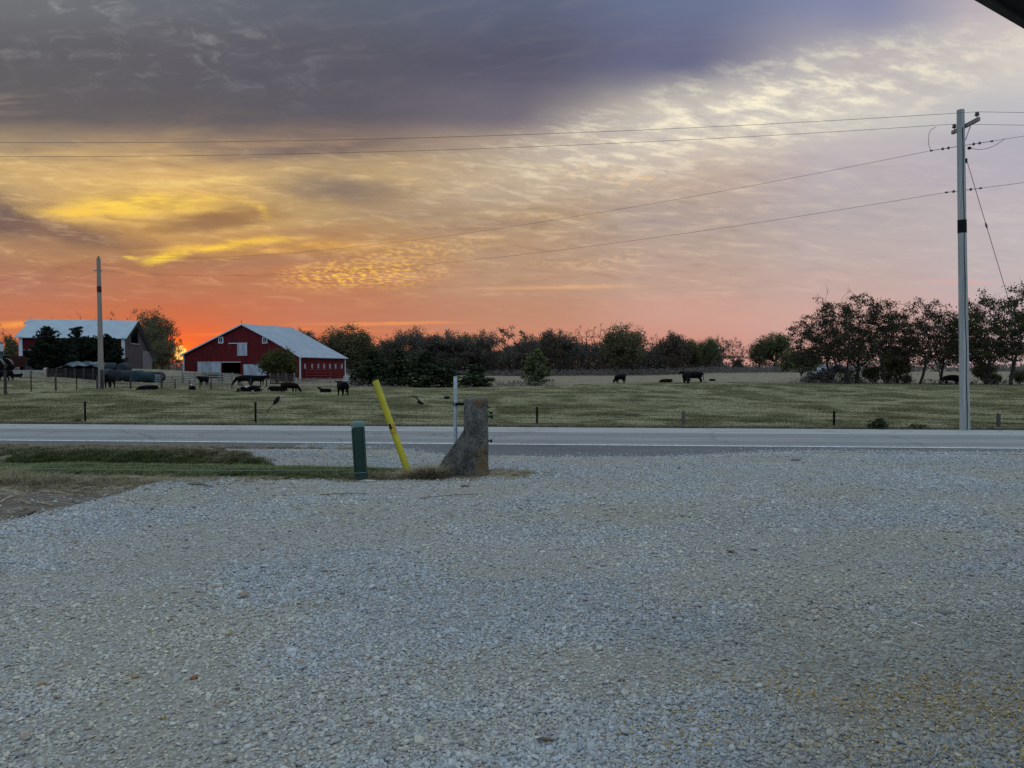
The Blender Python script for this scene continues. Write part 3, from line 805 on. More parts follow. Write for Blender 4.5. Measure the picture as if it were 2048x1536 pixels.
def polewood(name, col):
    m, b = new_mat(name)
    P = texcoord('Object'); S1 = vmath('MULTIPLY', P, (9, 9, 0.35)); S2 = vmath('MULTIPLY', P, (26, 26, 0.7))
    n1 = noise(S1, 1.5, 5, 0.6); n2 = noise(S2, 1.5, 4, 0.6); n3 = noise(P, 0.5, 3, 0.6)
    c = mix(ss(n1, 0.3, 0.7), tuple(k * 0.72 for k in col), tuple(k * 1.2 for k in col))
    c = mix(ss(n2, 0.58, 0.72) * 0.8, c, tuple(k * 0.35 for k in col))
    c = mix(ss(n3, 0.5, 0.7) * 0.35, c, (col[0] * 1.1, col[1] * 0.95, col[2] * 0.8))
    E.put(b.inputs['Base Color'], c); b.inputs['Roughness'].default_value = 0.85
    bump(b, n2, 0.6, 0.01); return m
M_pole = polewood('weathered_pole', (0.31, 0.315, 0.30))
M_pole2 = polewood('weathered_pole_brown', (0.24, 0.20, 0.17))

# ------------------------------------------------------------------ porch eave overhead
e0 = np.array([1.84, 2.68, 3.2]); ed = np.array([0.826, 0.563, 0]); en = np.array([0.563, -0.826, 0])
pr = thing('porch_roof', 'black edge of a porch roof overhanging the yard', 'roof', e0)
def eave_pts(a0, a1, d0, d1, z0, z1):
    q = []
    for z in (z0, z1):
        for a, d in ((a0, d0), (a1, d0), (a1, d1), (a0, d1)):
            p = ed * a + en * d + np.array([0, 0, z]); q.append(p)
    return q[:4], q[4:]
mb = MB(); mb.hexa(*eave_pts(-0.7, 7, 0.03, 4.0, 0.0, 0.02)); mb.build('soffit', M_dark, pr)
mb = MB(); mb.hexa(*eave_pts(-0.72, 7.02, 0.0, 0.028, -0.012, 0.2)); mb.build('fascia', M_darkwood, pr)
mb = MB(); mb.hexa(*eave_pts(-0.8, 7.1, -0.04, 4.1, 0.205, 0.23)); mb.build('roof_sheet', M_black, pr)

# ------------------------------------------------------------------ concrete gate post with buttress
m_conc, b = new_mat('old_concrete')
P = texcoord('Object')
n1 = noise(P, 3.0, 6, 0.65); n2 = noise(P, 26, 4, 0.75); n3 = noise(P, 2.1, 4, 0.6)
x_, y_, z_ = sep(P)
c = mix(ss(n1, 0.36, 0.62), (0.062, 0.058, 0.051), (0.165, 0.155, 0.138))
c = mix(ss(n2, 0.56, 0.70) * 0.75, c, (0.27, 0.26, 0.24))
c = mix(ss(n2, 0.48, 0.38) * 0.85, c, (0.035, 0.033, 0.030))
vs = voronoi(P, 17.0, out='Distance'); c = mix(ss(vs, 0.16, 0.08) * ss(n3, 0.40, 0.55) * 0.8, c, (0.33, 0.32, 0.29))
li = ss(noise(vmath('ADD', P, (3.1, 0.4, 0.9)), 3.4, 5, 0.7), 0.45, 0.56) * ss(x_, -0.10, 0.12)
c = mix(li * ss(z_, 0.68, 0.40) * 0.75, c, (0.18, 0.100, 0.036))
c = mix(li * ss(z_, 1.24, 1.36) * 0.8, c, (0.17, 0.088, 0.028))
c = mix(ss(n3, 0.52, 0.66) * ss(z_, 0.35, 0.1) * 0.6, c, (0.16, 0.13, 0.04))
E.put(b.inputs['Base Color'], c); b.inputs['Roughness'].default_value = 0.95; b.inputs['Specular IOR Level'].default_value = 0.1
bump(b, n2, 1.0, 0.03)
cb = at(952, 951, 13.85); cb[2] = gz(cb[0], cb[1]) - 0.05
gp = thing('gate_post', 'squat lichened concrete gate post with a sloping buttress', 'post', cb)
def superring(w, d, z, n=3.2, k=28, off=(0, 0)):
    out = []
    for j in range(k):
        a = 2 * math.pi * j / k; ca, sa = math.cos(a), math.sin(a)
        out.append((off[0] + w * math.copysign(abs(ca) ** (2 / n), ca), off[1] + d * math.copysign(abs(sa) ** (2 / n), sa), z))
    return out
def rings_mesh(mb, rings, mi=0):
    k = len(rings[0]); n = len(rings)
    vs = [p for r in rings for p in r]
    fs = [(i * k + j, i * k + (j + 1) % k, (i + 1) * k + (j + 1) % k, (i + 1) * k + j) for i in range(n - 1) for j in range(k)]
    fs += [tuple(range(k))[::-1], tuple(range((n - 1) * k, n * k))]
    return mb.add(vs, fs, mi)
rr = random.Random(4)
mb = MB(); rg = []
for z, sc in [(-0.1, 1.03), (0.1, 1.03), (0.3, 1.0), (0.6, 0.985), (0.9, 0.97), (1.2, 0.965), (1.38, 0.965), (1.44, 0.93), (1.475, 0.80), (1.49, 0.5)]:
    ring = superring(0.232 * sc, 0.225 * sc, z)
    rg.append([(x + rr.uniform(-.006, .006), y + rr.uniform(-.006, .006), q + (rr.uniform(-.008, .008) if z > 1.3 else 0)) for x, y, q in ring])
rings_mesh(mb, rg); mb.build('shaft', m_conc, gp, smooth=True)
mb = MB()
prof = [(-0.205, 0.92), (-0.30, 0.76), (-0.42, 0.60), (-0.60, 0.36), (-0.72, 0.16), (-0.82, 0.0), (-0.84, -0.15), (-0.18, -0.15), (-0.18, 0.4)]
mb.hexa([(x, -0.16, z) for x, z in prof], [(x, 0.14, z) for x, z in prof]); mb.build('buttress', m_conc, gp, bevel=0.012)
for zz, l in ((1.13, 0.10), (0.68, 0.09), (1.3, 0.05)):
    mb = MB(); mb.tube([(0.2, -0.05, zz), (0.21 + l, -0.05, zz)], 0.014 if l < .1 else 0.012, 8)
    if zz != 1.3: mb.tube([(0.21 + l * .7, -0.05, zz), (0.215 + l, -0.05, zz)], 0.030, 8)
    mb.build('hinge_bolt', M_black, gp)

# ------------------------------------------------------------------ galvanised pipe strapped to it
sb = at(911, 868, 14.05); sb[2] = gz(sb[0], sb[1])
top = at(911, 753, 14.05)[2] - sb[2]
sp = thing('steel_pipe', 'galvanised steel pipe standing behind the concrete buttress', 'pipe', sb)
mb = MB(); mb.lathe([(0.036, -0.2), (0.036, top)], 16); o = mb.build('pipe', M_galv, sp, smooth=True)
mb = MB(); zst = at(911, 808, 14.05)[2] - sb[2]
mb.box((0.10, -0.045, zst), (0.28, 0.012, 0.055)); mb.box((0.0, -0.0, zst), (0.088, 0.088, 0.055)); mb.build('strap', M_black, sp)
mb = MB(); mb.tube([(-0.012, -0.05, zst), (-0.012, -0.062, zst)], 0.012, 8); mb.build('bolt_head', M_galv, sp)

# ------------------------------------------------------------------ leaning yellow pipe
yb_ = at(826, 948, 13.6); yt = at(750, 760, 13.75)
yb_[2] = min(yb_[2], gz(yb_[0], yb_[1]) - 0.15) if yb_[2] > 0 else yb_[2]
m_yp, b = new_mat('yellow_pipe_paint')
P = texcoord('Object'); n1 = noise(P, 4, 5, 0.6); n2 = noise(vmath('MULTIPLY', P, (14, 14, 3)), 2, 4, 0.7)
x_, y_, z_ = sep(P)
c = mix(ss(n1, 0.3, 0.7), (0.36, 0.31, 0.004), (0.47, 0.40, 0.010))
c = mix(ss(n2, 0.60, 0.74) * 0.7, c, (0.20, 0.14, 0.01))
rust = ss(E.math('ABSOLUTE', z_ - 1.10), 0.16, 0.03) * ss(noise(P, 11, 4, 0.7), 0.42, 0.58)
c = mix(rust, c, (0.30, 0.075, 0.012))
c = mix(ss(z_, 0.32, 0.0) * ss(n2, 0.4, 0.6) * 0.7, c, (0.10, 0.075, 0.03))
E.put(b.inputs['Base Color'], c); b.inputs['Roughness'].default_value = 0.5; bump(b, n2, 0.15, 0.004)
yp = thing('bollard', 'leaning yellow steel bollard pipe with a rusty patch', 'bollard', yb_)
axis = Vector(yt - yb_); L = axis.length; q = axis.to_track_quat('Z', 'Y')
yp.rotation_mode = 'QUATERNION'; yp.rotation_quaternion = q
mb = MB(); mb.lathe([(0.061, -0.3), (0.0615, 0.4), (0.0605, 0.8), (0.061, L - 0.012)], 24); mb.build('pipe', m_yp, yp, smooth=True)
mb = MB(); mb.lathe([(0.064, L - 0.012), (0.064, L + 0.010), (0.048, L + 0.022)], 20); mb.build('end_cap', M_black, yp, smooth=True)
for q_ in ((0.066, -0.0, 1.15), (-0.064, 0.0, 0.83)):
    mb = MB(); mb.box(q_, (0.03, 0.03, 0.10)); mb.build('bracket', M_black, yp)

# ------------------------------------------------------------------ green utility pedestal
pb = at(723, 957, 13.4); pb[2] = gz(pb[0], pb[1]) - 0.02
H = at(716, 842, 13.4)[2] - pb[2]
pd = thing('utility_pedestal', 'dark green plastic utility pedestal with pale rounded cap', 'pedestal', pb)
pd.rotation_euler = (0, R(-3.2), R(4))
mb = MB(); rings_mesh(mb, [superring(0.112, 0.105, z, 5, 32) for z in (-0.12, 0.0, 0.125)] + [superring(0.120, 0.112, z, 5, 32) for z in (0.127, 0.148)]); mb.build('base', M_green, pd, smooth=True)
mb = MB(); rings_mesh(mb, [superring(0.108, 0.10, z, 5, 32) for z in (0.15, 0.5, H - 0.12)]); mb.build('body', M_green, pd, smooth=True)
mb = MB(); mb.box((0, -0.104, 0.16 + (H - 0.32) / 2), (0.150, 0.012, H - 0.32)); mb.build('door', smat('green_door', (0.010, 0.033, 0.025), 0.6, 0.2, 6, 0.1), pd, bevel=0.004)
for sx in (-1, 1):
    mb = MB(); mb.box((sx * 0.098, -0.100, 0.16 + (H - 0.29) / 2), (0.024, 0.024, H - 0.29)); mb.build('side_rib', M_green, pd, bevel=0.006)
mb = MB(); mb.box((0, -0.112, 0.150), (0.235, 0.02, 0.016)); mb.build('latch_strip', M_greencap, pd, bevel=0.003)
mb = MB(); rings_mesh(mb, [superring(0.122 * s_, 0.116 * s_, z, 4, 32) for z, s_ in ((H - 0.105, 1.0), (H - 0.06, 1.0), (H - 0.03, 0.93), (H - 0.010, 0.78), (H, 0.5))]); mb.build('cap', M_greencap, pd, smooth=True)
# thin electric strand over the ditch
mb = MB(); w0 = at(-160, 931, 13.2); w1 = np.array([pb[0] - 0.1, pb[1], pb[2] + 0.19]); 
mb.tube([w0 * (1 - t) + w1 * t + np.array([0, 0, -0.04 * 4 * t * (1 - t)]) for t in np.linspace(0, 1, 14)], 0.0016, 5)
tag(mb.build('fence_strand', M_galv), 'thin wire strand stretched low above the ditch grass', 'wire')

# ------------------------------------------------------------------ utility pole by the road
up_b = at(1930, 861, 24.4); up_b[2] = gz(up_b[0], up_b[1]) - 0.1
up_t = at(1921, 220, 24.4)
up = thing('utility_pole', 'tall grey wooden utility pole with crossarm beside the road', 'utility pole', up_b)
H = up_t[2] - up_b[2]; lean = up_t - up_b
def onpole(z, dx=0, dy=0):
    t = (z - up_b[2]) / H
    return np.array([lean[0] * t + dx, lean[1] * t + dy, z - up_b[2]])
def rz_(px, py, Y): return at(px, py, Y)[2]
zz = np.linspace(-0.4, H, 18); rad = np.interp(zz / H, [0, 0.1, 1], [0.158, 0.148, 0.112])
mb = MB(); mb.tube([(lean[0] * z / H, lean[1] * z / H, z) for z in zz], list(rad), 20); mb.build('shaft', M_pole, up, smooth=True)
zb0, zb1 = rz_(1925, 466, 24.4), rz_(1925, 440, 24.4)
mb = MB(); mb.tube([onpole(zb0), onpole(zb1)], [0.135, 0.134], 20); mb.build('band', M_black, up, smooth=True)
za = rz_(1930, 251, 24.4)
mb = MB(); arm_c = onpole(za, -0.0)
A0 = at(1905, 262, 25.15) - up_b; A1 = at(1958, 240, 23.75) - up_b
A0[2] = A1[2] = za - up_b[2]
dv = Vector(A1 - A0); Mr = dv.to_track_quat('Y', 'Z').to_matrix()
mb.box((A0 + A1) / 2, (0.09, dv.length, 0.12), M=Mr); mb.build('crossarm', M_wood, up, bevel=0.006)
mb = MB(); mb.tube([A1 * 0.62 + A0 * 0.38 + np.array([0.06, 0, -0.05]), onpole(rz_(1930, 279, 24.3), 0.13, -0.03)], 0.016, 6); mb.build('arm_brace', M_galv, up)
tips = []
for Aend, s in ((A0, 0.1), (A1, -0.1)):
    d = Vector(A1 - A0).normalized(); p = np.array(Aend) + np.array(d) * s
    mb = MB(); mb.lathe([(0.012, 0.05), (0.012, 0.15)], 8, base=tuple(p)); mb.lathe([(0.04, 0.12), (0.072, 0.145), (0.072, 0.165), (0.045, 0.19), (0.062, 0.21), (0.05, 0.245), (0.02, 0.26)], 14, base=tuple(p)); mb.build('pin_insulator', M_porc, up, smooth=True)
    tips.append(p + up_b + np.array([0, 0, 0.255]))
wdir = np.array([-48.4, 37.5, 0]) / np.hypot(48.4, 37.5)
def deadend(z, sgn, L_, name='strain_insulator', n=2):
    st = onpole(z) + wdir * sgn * 0.12
    mb = MB(); mb.tube([st, st + wdir * sgn * L_], 0.010, 6)
    for k in range(n):
        c0 = st + wdir * sgn * (L_ * (0.30 + 0.22 * k)); mb.tube([c0 - wdir * sgn * .03, c0, c0 + wdir * sgn * .045], [0.02, 0.055, 0.03], 10)
    c1 = st + wdir * sgn * L_ * 0.97; mb.tube([c1 - wdir * sgn * .04, c1 + wdir * sgn * .04], 0.03, 8)
    mb.build(name, M_porc, up)
    return st + wdir * sgn * L_ + up_b
zC, zD = rz_(1921, 292, 24.4), rz_(1921, 381, 24.4)
cL = deadend(zC, 1, 0.75); cR = deadend(zC, -1, 0.75); dL = deadend(zD, 1, 0.32, 'neutral_insulator', 1); dR = deadend(zD, -1, 0.42, 'neutral_insulator', 1)
mb = MB(); q = onpole(rz_(1934, 298, 24.4), 0.15, -0.1); mb.tube([q, q + np.array([0.05, 0, 0]), q + np.array([0.11, 0, 0])], [0.02, 0.055, 0.035], 10)
mb.build('connector', M_black, up)
mb = MB(); a = q + np.array([0.1, 0, 0]); e = cR - up_b + np.array([0.25, -0.2, 0.02])
mb.tube([a * (1 - t) + e * t + np.array([0, 0, -0.16 * 4 * t * (1 - t)]) for t in np.linspace(0, 1, 10)], 0.008, 5); mb.build('jumper', M_wire, up)
mb = MB(); a = at(1872, 254, 24.5) - up_b; m1 = at(1858, 268, 24.4) - up_b; m2 = at(1857, 288, 24.4) - up_b; e = at(1862, 302, 24.4) - up_b
ctrl = [a, a * .4 + m1 * .6 + np.array([-.02, 0, .06]), m1, m2, e]; mb.tube(ctrl, 0.008, 5); mb.build('jumper', M_wire, up)
mb = MB(); mb.tube([onpole(z, -0.015 + 0.012 * math.sin(z * 3), -np.interp((z - up_b[2]) / H, [0, 1], [0.158, 0.118])) for z in np.linspace(up_b[2] + 0.1, za - 0.1, 24)], 0.011, 6); mb.build('ground_wire', M_black, up)
mb = MB(); p = onpole(rz_(1931, 322, 24.4), 0.12, -0.03); mb.box(p, (0.10, 0.06, 0.14)); mb.build('guy_plate', M_black, up)
# stencilled numbers, one below another
for k, ch in enumerate('440'):
    cu = bpy.data.curves.new('pole_number', 'FONT'); cu.body = ch; cu.size = 0.105; cu.extrude = 0.001; cu.align_x = 'CENTER'
    tmp = bpy.data.objects.new('pole_number', cu); COL.objects.link(tmp)
    dg = bpy.context.evaluated_depsgraph_get(); me = bpy.data.meshes.new_from_object(tmp.evaluated_get(dg)); bpy.data.objects.remove(tmp)
    me.materials.clear(); me.materials.append(M_white)
    o = link('pole_number', me, up); zq = rz_(1932, 774 + k * 5.2, 24.2)
    o.location = onpole(zq - 0.05, 0.05, -0.151); o.rotation_euler = (R(90), 0, R(10))

def span(name, pts, r, label, cat='power line'):
    mb = MB(); mb.tube(pts, r, 5)
    return tag(mb.build(name, M_wire, smooth=True), label, cat)
def quad_wire(p0, slope, fits, x_end0, x_end1, n=60):
    """wire running along the road: plan line through p0, height a parabola through the seen points"""
    xs, zs = [p0[0]], [p0[2]]
    for px, py in fits:
        # intersection of the sight line with the vertical plane of the wire
        nrm = np.array([slope, 1.0, 0]); P_ = on_plane(px, py, p0, nrm); xs.append(P_[0]); zs.append(P_[2])
    co = np.polyfit(xs, zs, 2)
    out = []
    for x in np.linspace(x_end0, x_end1, n):
        out.append((x, p0[1] - slope * (x - p0[0]), np.polyval(co, x)))
    return out
wl = quad_wire(tips[1], 0.0768, [(1024, 270), (0, 285)], -45, tips[1][0]); wr = [(x, tips[1][1] - 0.0768 * (x - tips[1][0]), tips[1][2] - 0.045 * (x - tips[1][0]) + 0.0012 * (x - tips[1][0]) ** 2) for x in np.linspace(tips[1][0], 50, 14)]
span('power_line', wl + wr[1:], 0.0065, 'topmost thin wire running over the pole crossarm along the road')
wl = quad_wire(tips[0], 0.0768, [(1024, 295), (0, 313)], -45, tips[0][0]); wr = [(x, tips[0][1] - 0.0768 * (x - tips[0][0]), tips[0][2] - 0.045 * (x - tips[0][0]) + 0.0012 * (x - tips[0][0]) ** 2) for x in np.linspace(tips[0][0], 50, 14)]
span('power_line', wl + wr[1:], 0.0065, 'second highest roadside wire, carried by the far crossarm insulator')
fp_t = at(197, 516, 62.0); fp_b = at(203, 781, 62.0); fp_b[2] = gz(fp_b[0], fp_b[1]) - 0.2
fpd = at(198, 541, 62.0)
def sagline(a, b_, sag, n=50):
    return [a * (1 - t) + b_ * t + np.array([0, 0, -4 * sag * t * (1 - t)]) for t in np.linspace(0, 1, n)]
span('power_line', sagline(cL, fp_t + np.array([0, 0, 0.12]), 1.3), 0.006, 'sagging upper wire strung from the roadside pole to the distant pole top')
span('power_line', sagline(dL, fpd, 1.33), 0.006, 'sagging lower wire strung from the roadside pole to the distant pole')
span('power_line', [cR - wdir * t + np.array([0, 0, 0.004 * t]) for t in (0, 2, 8, 16)], 0.0065, 'short wire leaving the strain insulators away from the barns')
span('power_line', [dR - wdir * t + np.array([0, 0, 0.004 * t]) for t in (0, 2, 8, 16)], 0.0065, 'lowest wire leaving the roadside pole away from the barns')
span('power_line', sagline(fp_t + np.array([0, 0, 0.12]), at(-260, 590, 92), 0.8, 20), 0.0045, 'faint upper wire going on from the distant pole past the shed')
span('power_line', sagline(fpd, at(-260, 628, 92), 0.8, 20), 0.0045, 'faint lower wire going on from the distant pole past the shed')
# guy wire with its yellow guard
g0 = np.array(up_b) + onpole(rz_(1932, 323, 24.4), 0.17, -0.03); g1 = at(2098, 905, 24.0); g1[2] = gz(g1[0], g1[1]) - 0.1
gw = thing('guy_wire', 'slanting guy wire bracing the utility pole, with yellow guard', 'guy wire', g0)
d = g1 - g0
mb = MB(); mb.tube([(0, 0, 0), d], 0.009, 6); mb.build('cable', M_wire, gw)
t0 = (736 - 323) / (905 - 323)
mb = MB(); mb.tube([d * t0, d * (t0 + 0.26)], 0.030, 10); mb.build('guard', M_yellow, gw)
t0 = (460 - 323) / (905 - 323)
mb = MB(); mb.tube([d * (t0 - .012), d * t0, d * (t0 + .012)], [0.012, 0.035, 0.012], 8); mb.build('insulator', M_porc, gw)

# ------------------------------------------------------------------ distant pole
fp = thing('utility_pole', 'distant brownish wooden pole standing in front of the grey-roofed shed', 'utility pole', fp_b)
v = fp_t - fp_b
mb = MB(); mb.tube([v * t for t in np.linspace(0, 1, 10)], list(np.linspace(0.225, 0.15, 10)), 16); mb.build('shaft', M_pole2, fp, smooth=True)
mb = MB(); mb.tube([v * 0.745, v * 0.79], [0.176, 0.173], 16); mb.build('band', smat('dark_red_band', (0.05, 0.012, 0.01), 0.8), fp)
mb = MB(); mb.tube([v, v + np.array([0, 0, 0.16])], [0.03, 0.07], 8); mb.build('pole_top_pin', M_porc, fp)
mb = MB(); q = fpd - fp_b; mb.tube([q + np.array([-0.45, 0, 0]), q + np.array([0.25, 0, 0])], 0.03, 6); mb.build('wire_bracket', M_porc, fp)
mb = MB(); mb.tube([(0.12, -0.12, -0.3), (0.12, -0.13, 1.9)], [0.15, 0.13], 10); mb.build('base_sleeve', M_darkwood, fp)

# ------------------------------------------------------------------ big red barn
def boards(name, col, freq, dark=0.6):
    m, b = new_mat(name)
    P = texcoord('UV') if False else texcoord('Object')
    x_, y_, z_ = sep(P)
    u = (x_ * 0.94 + y_ * 0.34)
    w = E.math('FRACT', u * freq)
    groove = ss(E.math('ABSOLUTE', w - 0.5), 0.5, 0.43)
    board = noise(comb(E.math('FLOOR', u * freq) * 7.3, 0.0, z_ * 0.25), 1.0, 3, 0.6)
    n1 = noise(vmath('MULTIPLY', P, (1.2, 1.2, 0.35)), 1.0, 5, 0.65)
    c = mix(ss(board, 0.3, 0.7), tuple(k * 0.8 for k in col), tuple(k * 1.15 for k in col))
    c = mix(ss(n1, 0.46, 0.70) * 0.7, c, tuple(k * 0.5 for k in col))
    c = mix((1.0 - groove) * dark, c, tuple(k * 0.25 for k in col))
    E.put(b.inputs['Base Color'], c); b.inputs['Roughness'].default_value = 0.8; b.inputs['Specular IOR Level'].default_value = 0.2
    bump(b, groove, 0.4, 0.02)
    return m
M_red = boards('barn_red_boards', (0.105, 0.0075, 0.010), 3.2)
M_greyb = boards('grey_boards', (0.078, 0.058, 0.060), 3.0, 0.8)
M_door = boards('white_door_boards', (0.36, 0.40, 0.47), 2.6, 0.12)
def metalroof(name, col):
    m, b = new_mat(name)
    P = texcoord('Object'); x_, y_, z_ = sep(P)
    n1 = noise(vmath('MULTIPLY', P, (1, 1, 0.4)), 0.8, 5, 0.6); n2 = noise(P, 5, 4, 0.6)
    c = mix(ss(n1, 0.35, 0.7), tuple(k * 0.88 for k in col), tuple(k * 1.08 for k in col))
    c = mix(ss(n2, 0.56, 0.75) * 0.3, c, (0.30, 0.27, 0.25))
    rib = E.math('SINE', (x_ * 0.90 + y_ * 0.42) * 16.0)
    E.put(b.inputs['Base Color'], c); b.inputs['Roughness'].default_value = 0.42; b.inputs['Metallic'].default_value = 0.15
    bump(b, ss(rib, 0.6, 1.0), 0.12, 0.02); return m
M_roof = metalroof('barn_metal_roof', (0.25, 0.295, 0.35))

BR = at(601, 761, 120.0); BL = at(367.5, 747, 128.0); SR = at(690.5, 763, 131.0)
O = BR.copy(); O[2] = 0
BRx, BLx = BR[:2], BL[:2]; SV = SR[:2] - BR[:2]
fdir = np.array([*(BLx - BRx), 0]); fl = np.linalg.norm(fdir); fdir /= fl
fn = np.array([-fdir[1], fdir[0], 0]);  fn = fn if fn[1] < 0 else -fn
sdir = np.array([*SV, 0]); sl = np.linalg.norm(sdir); sdir /= sl
sn = np.array([-sdir[1], sdir[0], 0]); sn = sn if sn[0] > 0 else -sn
P0 = np.array([BRx[0], BRx[1], 0.0])
barn = thing('barn', 'red barn with pale metal gable roof and white doors', 'barn', P0)
def fu(px, py):
    """(u along the front from the near corner, z)"""
    p = on_plane(px, py, P0, fn); return np.dot(p - P0, fdir), p[2]
def su(px, py):
    p = on_plane(px, py, P0, sn); return np.dot(p - P0, sdir), p[2]
def FP(u, z, o=0.0): return fdir * u + fn * o + np.array([0, 0, z])
def SP(u, z, o=0.0): return sdir * u + sn * o + np.array([0, 0, z])
eR = fu(602, 713)[1]; eL = fu(368, 710)[1]; upk, zpk = fu(486, 649.5)
umid, zmid = fu(545, 680.5)
def gab(u):
    return float(np.interp(u, [0, umid, upk, fl], [eR, zmid, zpk, eL]))
ZB = -2.0
o0, o1 = fu(481, 725)[0], fu(443.5, 725)[0]; ot = fu(462, 725)[1]
def front_piece(mb, u0, u1, zb, cols):
    us = sorted(set([u0, u1] + [u for u in cols if u0 < u < u1]))
    pts = [(us[0], zb), (us[-1], zb)] + [(u, gab(u)) for u in reversed(us)]
    mb.hexa([FP(u, z, 0) for u, z in pts], [FP(u, z, -0.18) for u, z in pts])
mb = MB(); front_piece(mb, 0, o0, ZB, [umid, upk]); front_piece(mb, o0, o1, ot, [umid, upk]); front_piece(mb, o1, fl, ZB, [umid, upk]); mb.build('front_wall', M_red, barn)
mb = MB(); ez2 = su(690, 716)[1]
mb.hexa([SP(0.19, ZB), SP(sl, ZB), SP(sl, ez2 + .1), SP(0.19, eR)], [SP(0.19, ZB, -.18), SP(sl, ZB, -.18), SP(sl, ez2 + .1, -.18), SP(0.19, eR, -.18)]); mb.build('side_wall', M_red, barn)
mb = MB(); B2 = sdir * sl
pts = [(0.2, ZB), (fl, ZB), (fl, eL), (upk, zpk), (0.2, eR)]
mb.hexa([FP(u, z) + B2 for u, z in pts], [FP(u, z, -.18) + B2 for u, z in pts])
mb.hexa([FP(fl, ZB, -.2), FP(fl, ZB) + B2, FP(fl, eL) + B2, FP(fl, eL, -.2)], [FP(fl - .18, ZB, -.2), FP(fl - .18, ZB) + B2, FP(fl - .18, eL) + B2, FP(fl - .18, eL, -.2)]); mb.build('rear_wall', M_red, barn)
# roof: ribbed sheets with overhang
ov = -sdir * 0.35; bk = sdir * (sl + 0.35)
top_f = FP(upk, zpk + 0.16) + ov
rb = np.array([0, 0, 0.0])
def slab(mb, quad, th=0.09):
    mb.hexa([np.array(p) for p in quad], [np.array(p) - np.array([0, 0, th]) for p in quad])
top_b = FP(upk, zpk + 0.16) + bk
mid_f = FP(umid, zmid + 0.17) + ov; mid_b = FP(umid, zmid - 0.10) + bk
ev_f = FP(-0.45, eR - 0.09) + ov; ev_b = FP(-0.45, ez2 - 0.06) + bk
le_f = FP(fl + 0.45, eL - 0.02) + ov; le_b = FP(fl + 0.45, eL - 0.02) + bk
mb = MB(); slab(mb, [top_f, top_b, mid_b, mid_f]); slab(mb, [mid_f, mid_b, ev_b, ev_f]); slab(mb, [top_b, top_f, le_f, le_b]); mb.build('roof', M_roof, barn)
mb = MB(); up_ = np.array([0, 0, 0.02])
for a, c_ in ((top_f, mid_f), (mid_f, ev_f), (top_f, le_f)):
    a2, c2 = a - sdir * .03, c_ - sdir * .03
    mb.hexa([a2 + up_, c2 + up_, c2 - up_ * 11, a2 - up_ * 11], [a2 + up_ + sdir * .029, c2 + up_ + sdir * .029, c2 - up_ * 11 + sdir * .029, a2 - up_ * 11 + sdir * .029])
mb.build('rake_trim', M_white, barn)
mb = MB(); mb.tube([top_f, top_f + np.array([0, 0, 0.6])], 0.03, 6); mb.build('lightning_rod', M_black, barn)
def panel(name, mat, px0, py0, px1, py1, o=0.06, th=0.06, fn_=fu, FPf=FP, parent=barn, zmin=None):
    u0, z1 = fn_(px0, py0); u1, z0 = fn_(px1, py1)
    if zmin is not None: z0 = zmin
    a, c_ = min(u0, u1), max(u0, u1)
    mb = MB(); mb.hexa([FPf(a, z0, o), FPf(c_, z0, o), FPf(c_, z1, o), FPf(a, z1, o)], [FPf(a, z0, o + th), FPf(c_, z0, o + th), FPf(c_, z1, o + th), FPf(a, z1, o + th)])
    return mb.build(name, mat, parent)
tag(panel('sliding_door', M_door, 396, 725, 443, 748), 'white sliding door pushed open beside the dark doorway')
tag(panel('sliding_door', M_door, 487.5, 728.5, 534, 762), 'wide white sliding door half hidden by the small tree')
panel('loft_door', M_door, 475, 687.5, 495, 711.5)
panel('door_track', M_white, 458.5, 686, 495.5, 687.2, 0.04, 0.12)
panel('door_track', M_white, 396, 723.6, 482, 724.8, 0.04, 0.14)
for px0, px1 in ((436.8, 447), (524.8, 535.2)):
    f = panel('window', M_white, px0, 673.6, px1, 686.8, 0.02, 0.05)
    c0, c1 = px0 + 2, px1 - 2
    panel('pane', smat('window_glass', (0.03, 0.035, 0.05), 0.15, 0.2, 1, 0, spec=0.6), c0, 675.8, c1, 684.6, 0.03, 0.045, parent=f)
    for q in ((px0 + px1) / 2,):
        panel('glazing_bar', M_white, q - 0.35, 675.8, q + 0.35, 684.6, 0.032, 0.055, parent=f)
panel('corner_trim', M_white, 599.2, 713.5, 602, 762, 0.01, 0.05)
panel('corner_trim', M_white, 366.4, 709.5, 369.2, 760, 0.01, 0.05)
panel('corner_trim', M_white, 689.2, 716, 690.8, 762, 0.01, 0.05, su, SP)
M_vent = smat('faded_vent', (0.24, 0.24, 0.25), 0.8, 0.2, 3, 0.1)
for px in (609.6, 623.8, 636.2, 647.8, 659.4, 670.6, 683.2):
    panel('vent', M_vent, px - 1.7, 727.6, px + 1.7, 737.2, 0.01, 0.05, su, SP)
panel('foundation', smat('stone', (0.28, 0.28, 0.27), 0.9, 0.3, 3, 0.4), 589, 755.5, 603, 768, 0.02, 0.35)
mb = MB()
for t in np.linspace(0.2, 0.8, 4):
    z0 = eR - 4.0 + t * 2.2
    mb.hexa([SP(1.0, z0, .25), SP(sl * .62, z0, .25), SP(sl * .62, z0 + .1, .25), SP(1.0, z0 + .1, .25)], [SP(1.0, z0, .32), SP(sl * .62, z0, .32), SP(sl * .62, z0 + .1, .32), SP(1.0, z0 + .1, .32)])
for u in (1.0, sl * .3, sl * .62):
    mb.hexa([SP(u, -1, .18), SP(u + .12, -1, .18), SP(u + .12, eR - 2.2, .18), SP(u, eR - 2.2, .18)], [SP(u, -1, .245), SP(u + .12, -1, .245), SP(u + .12, eR - 2.2, .245), SP(u, eR - 2.2, .245)])
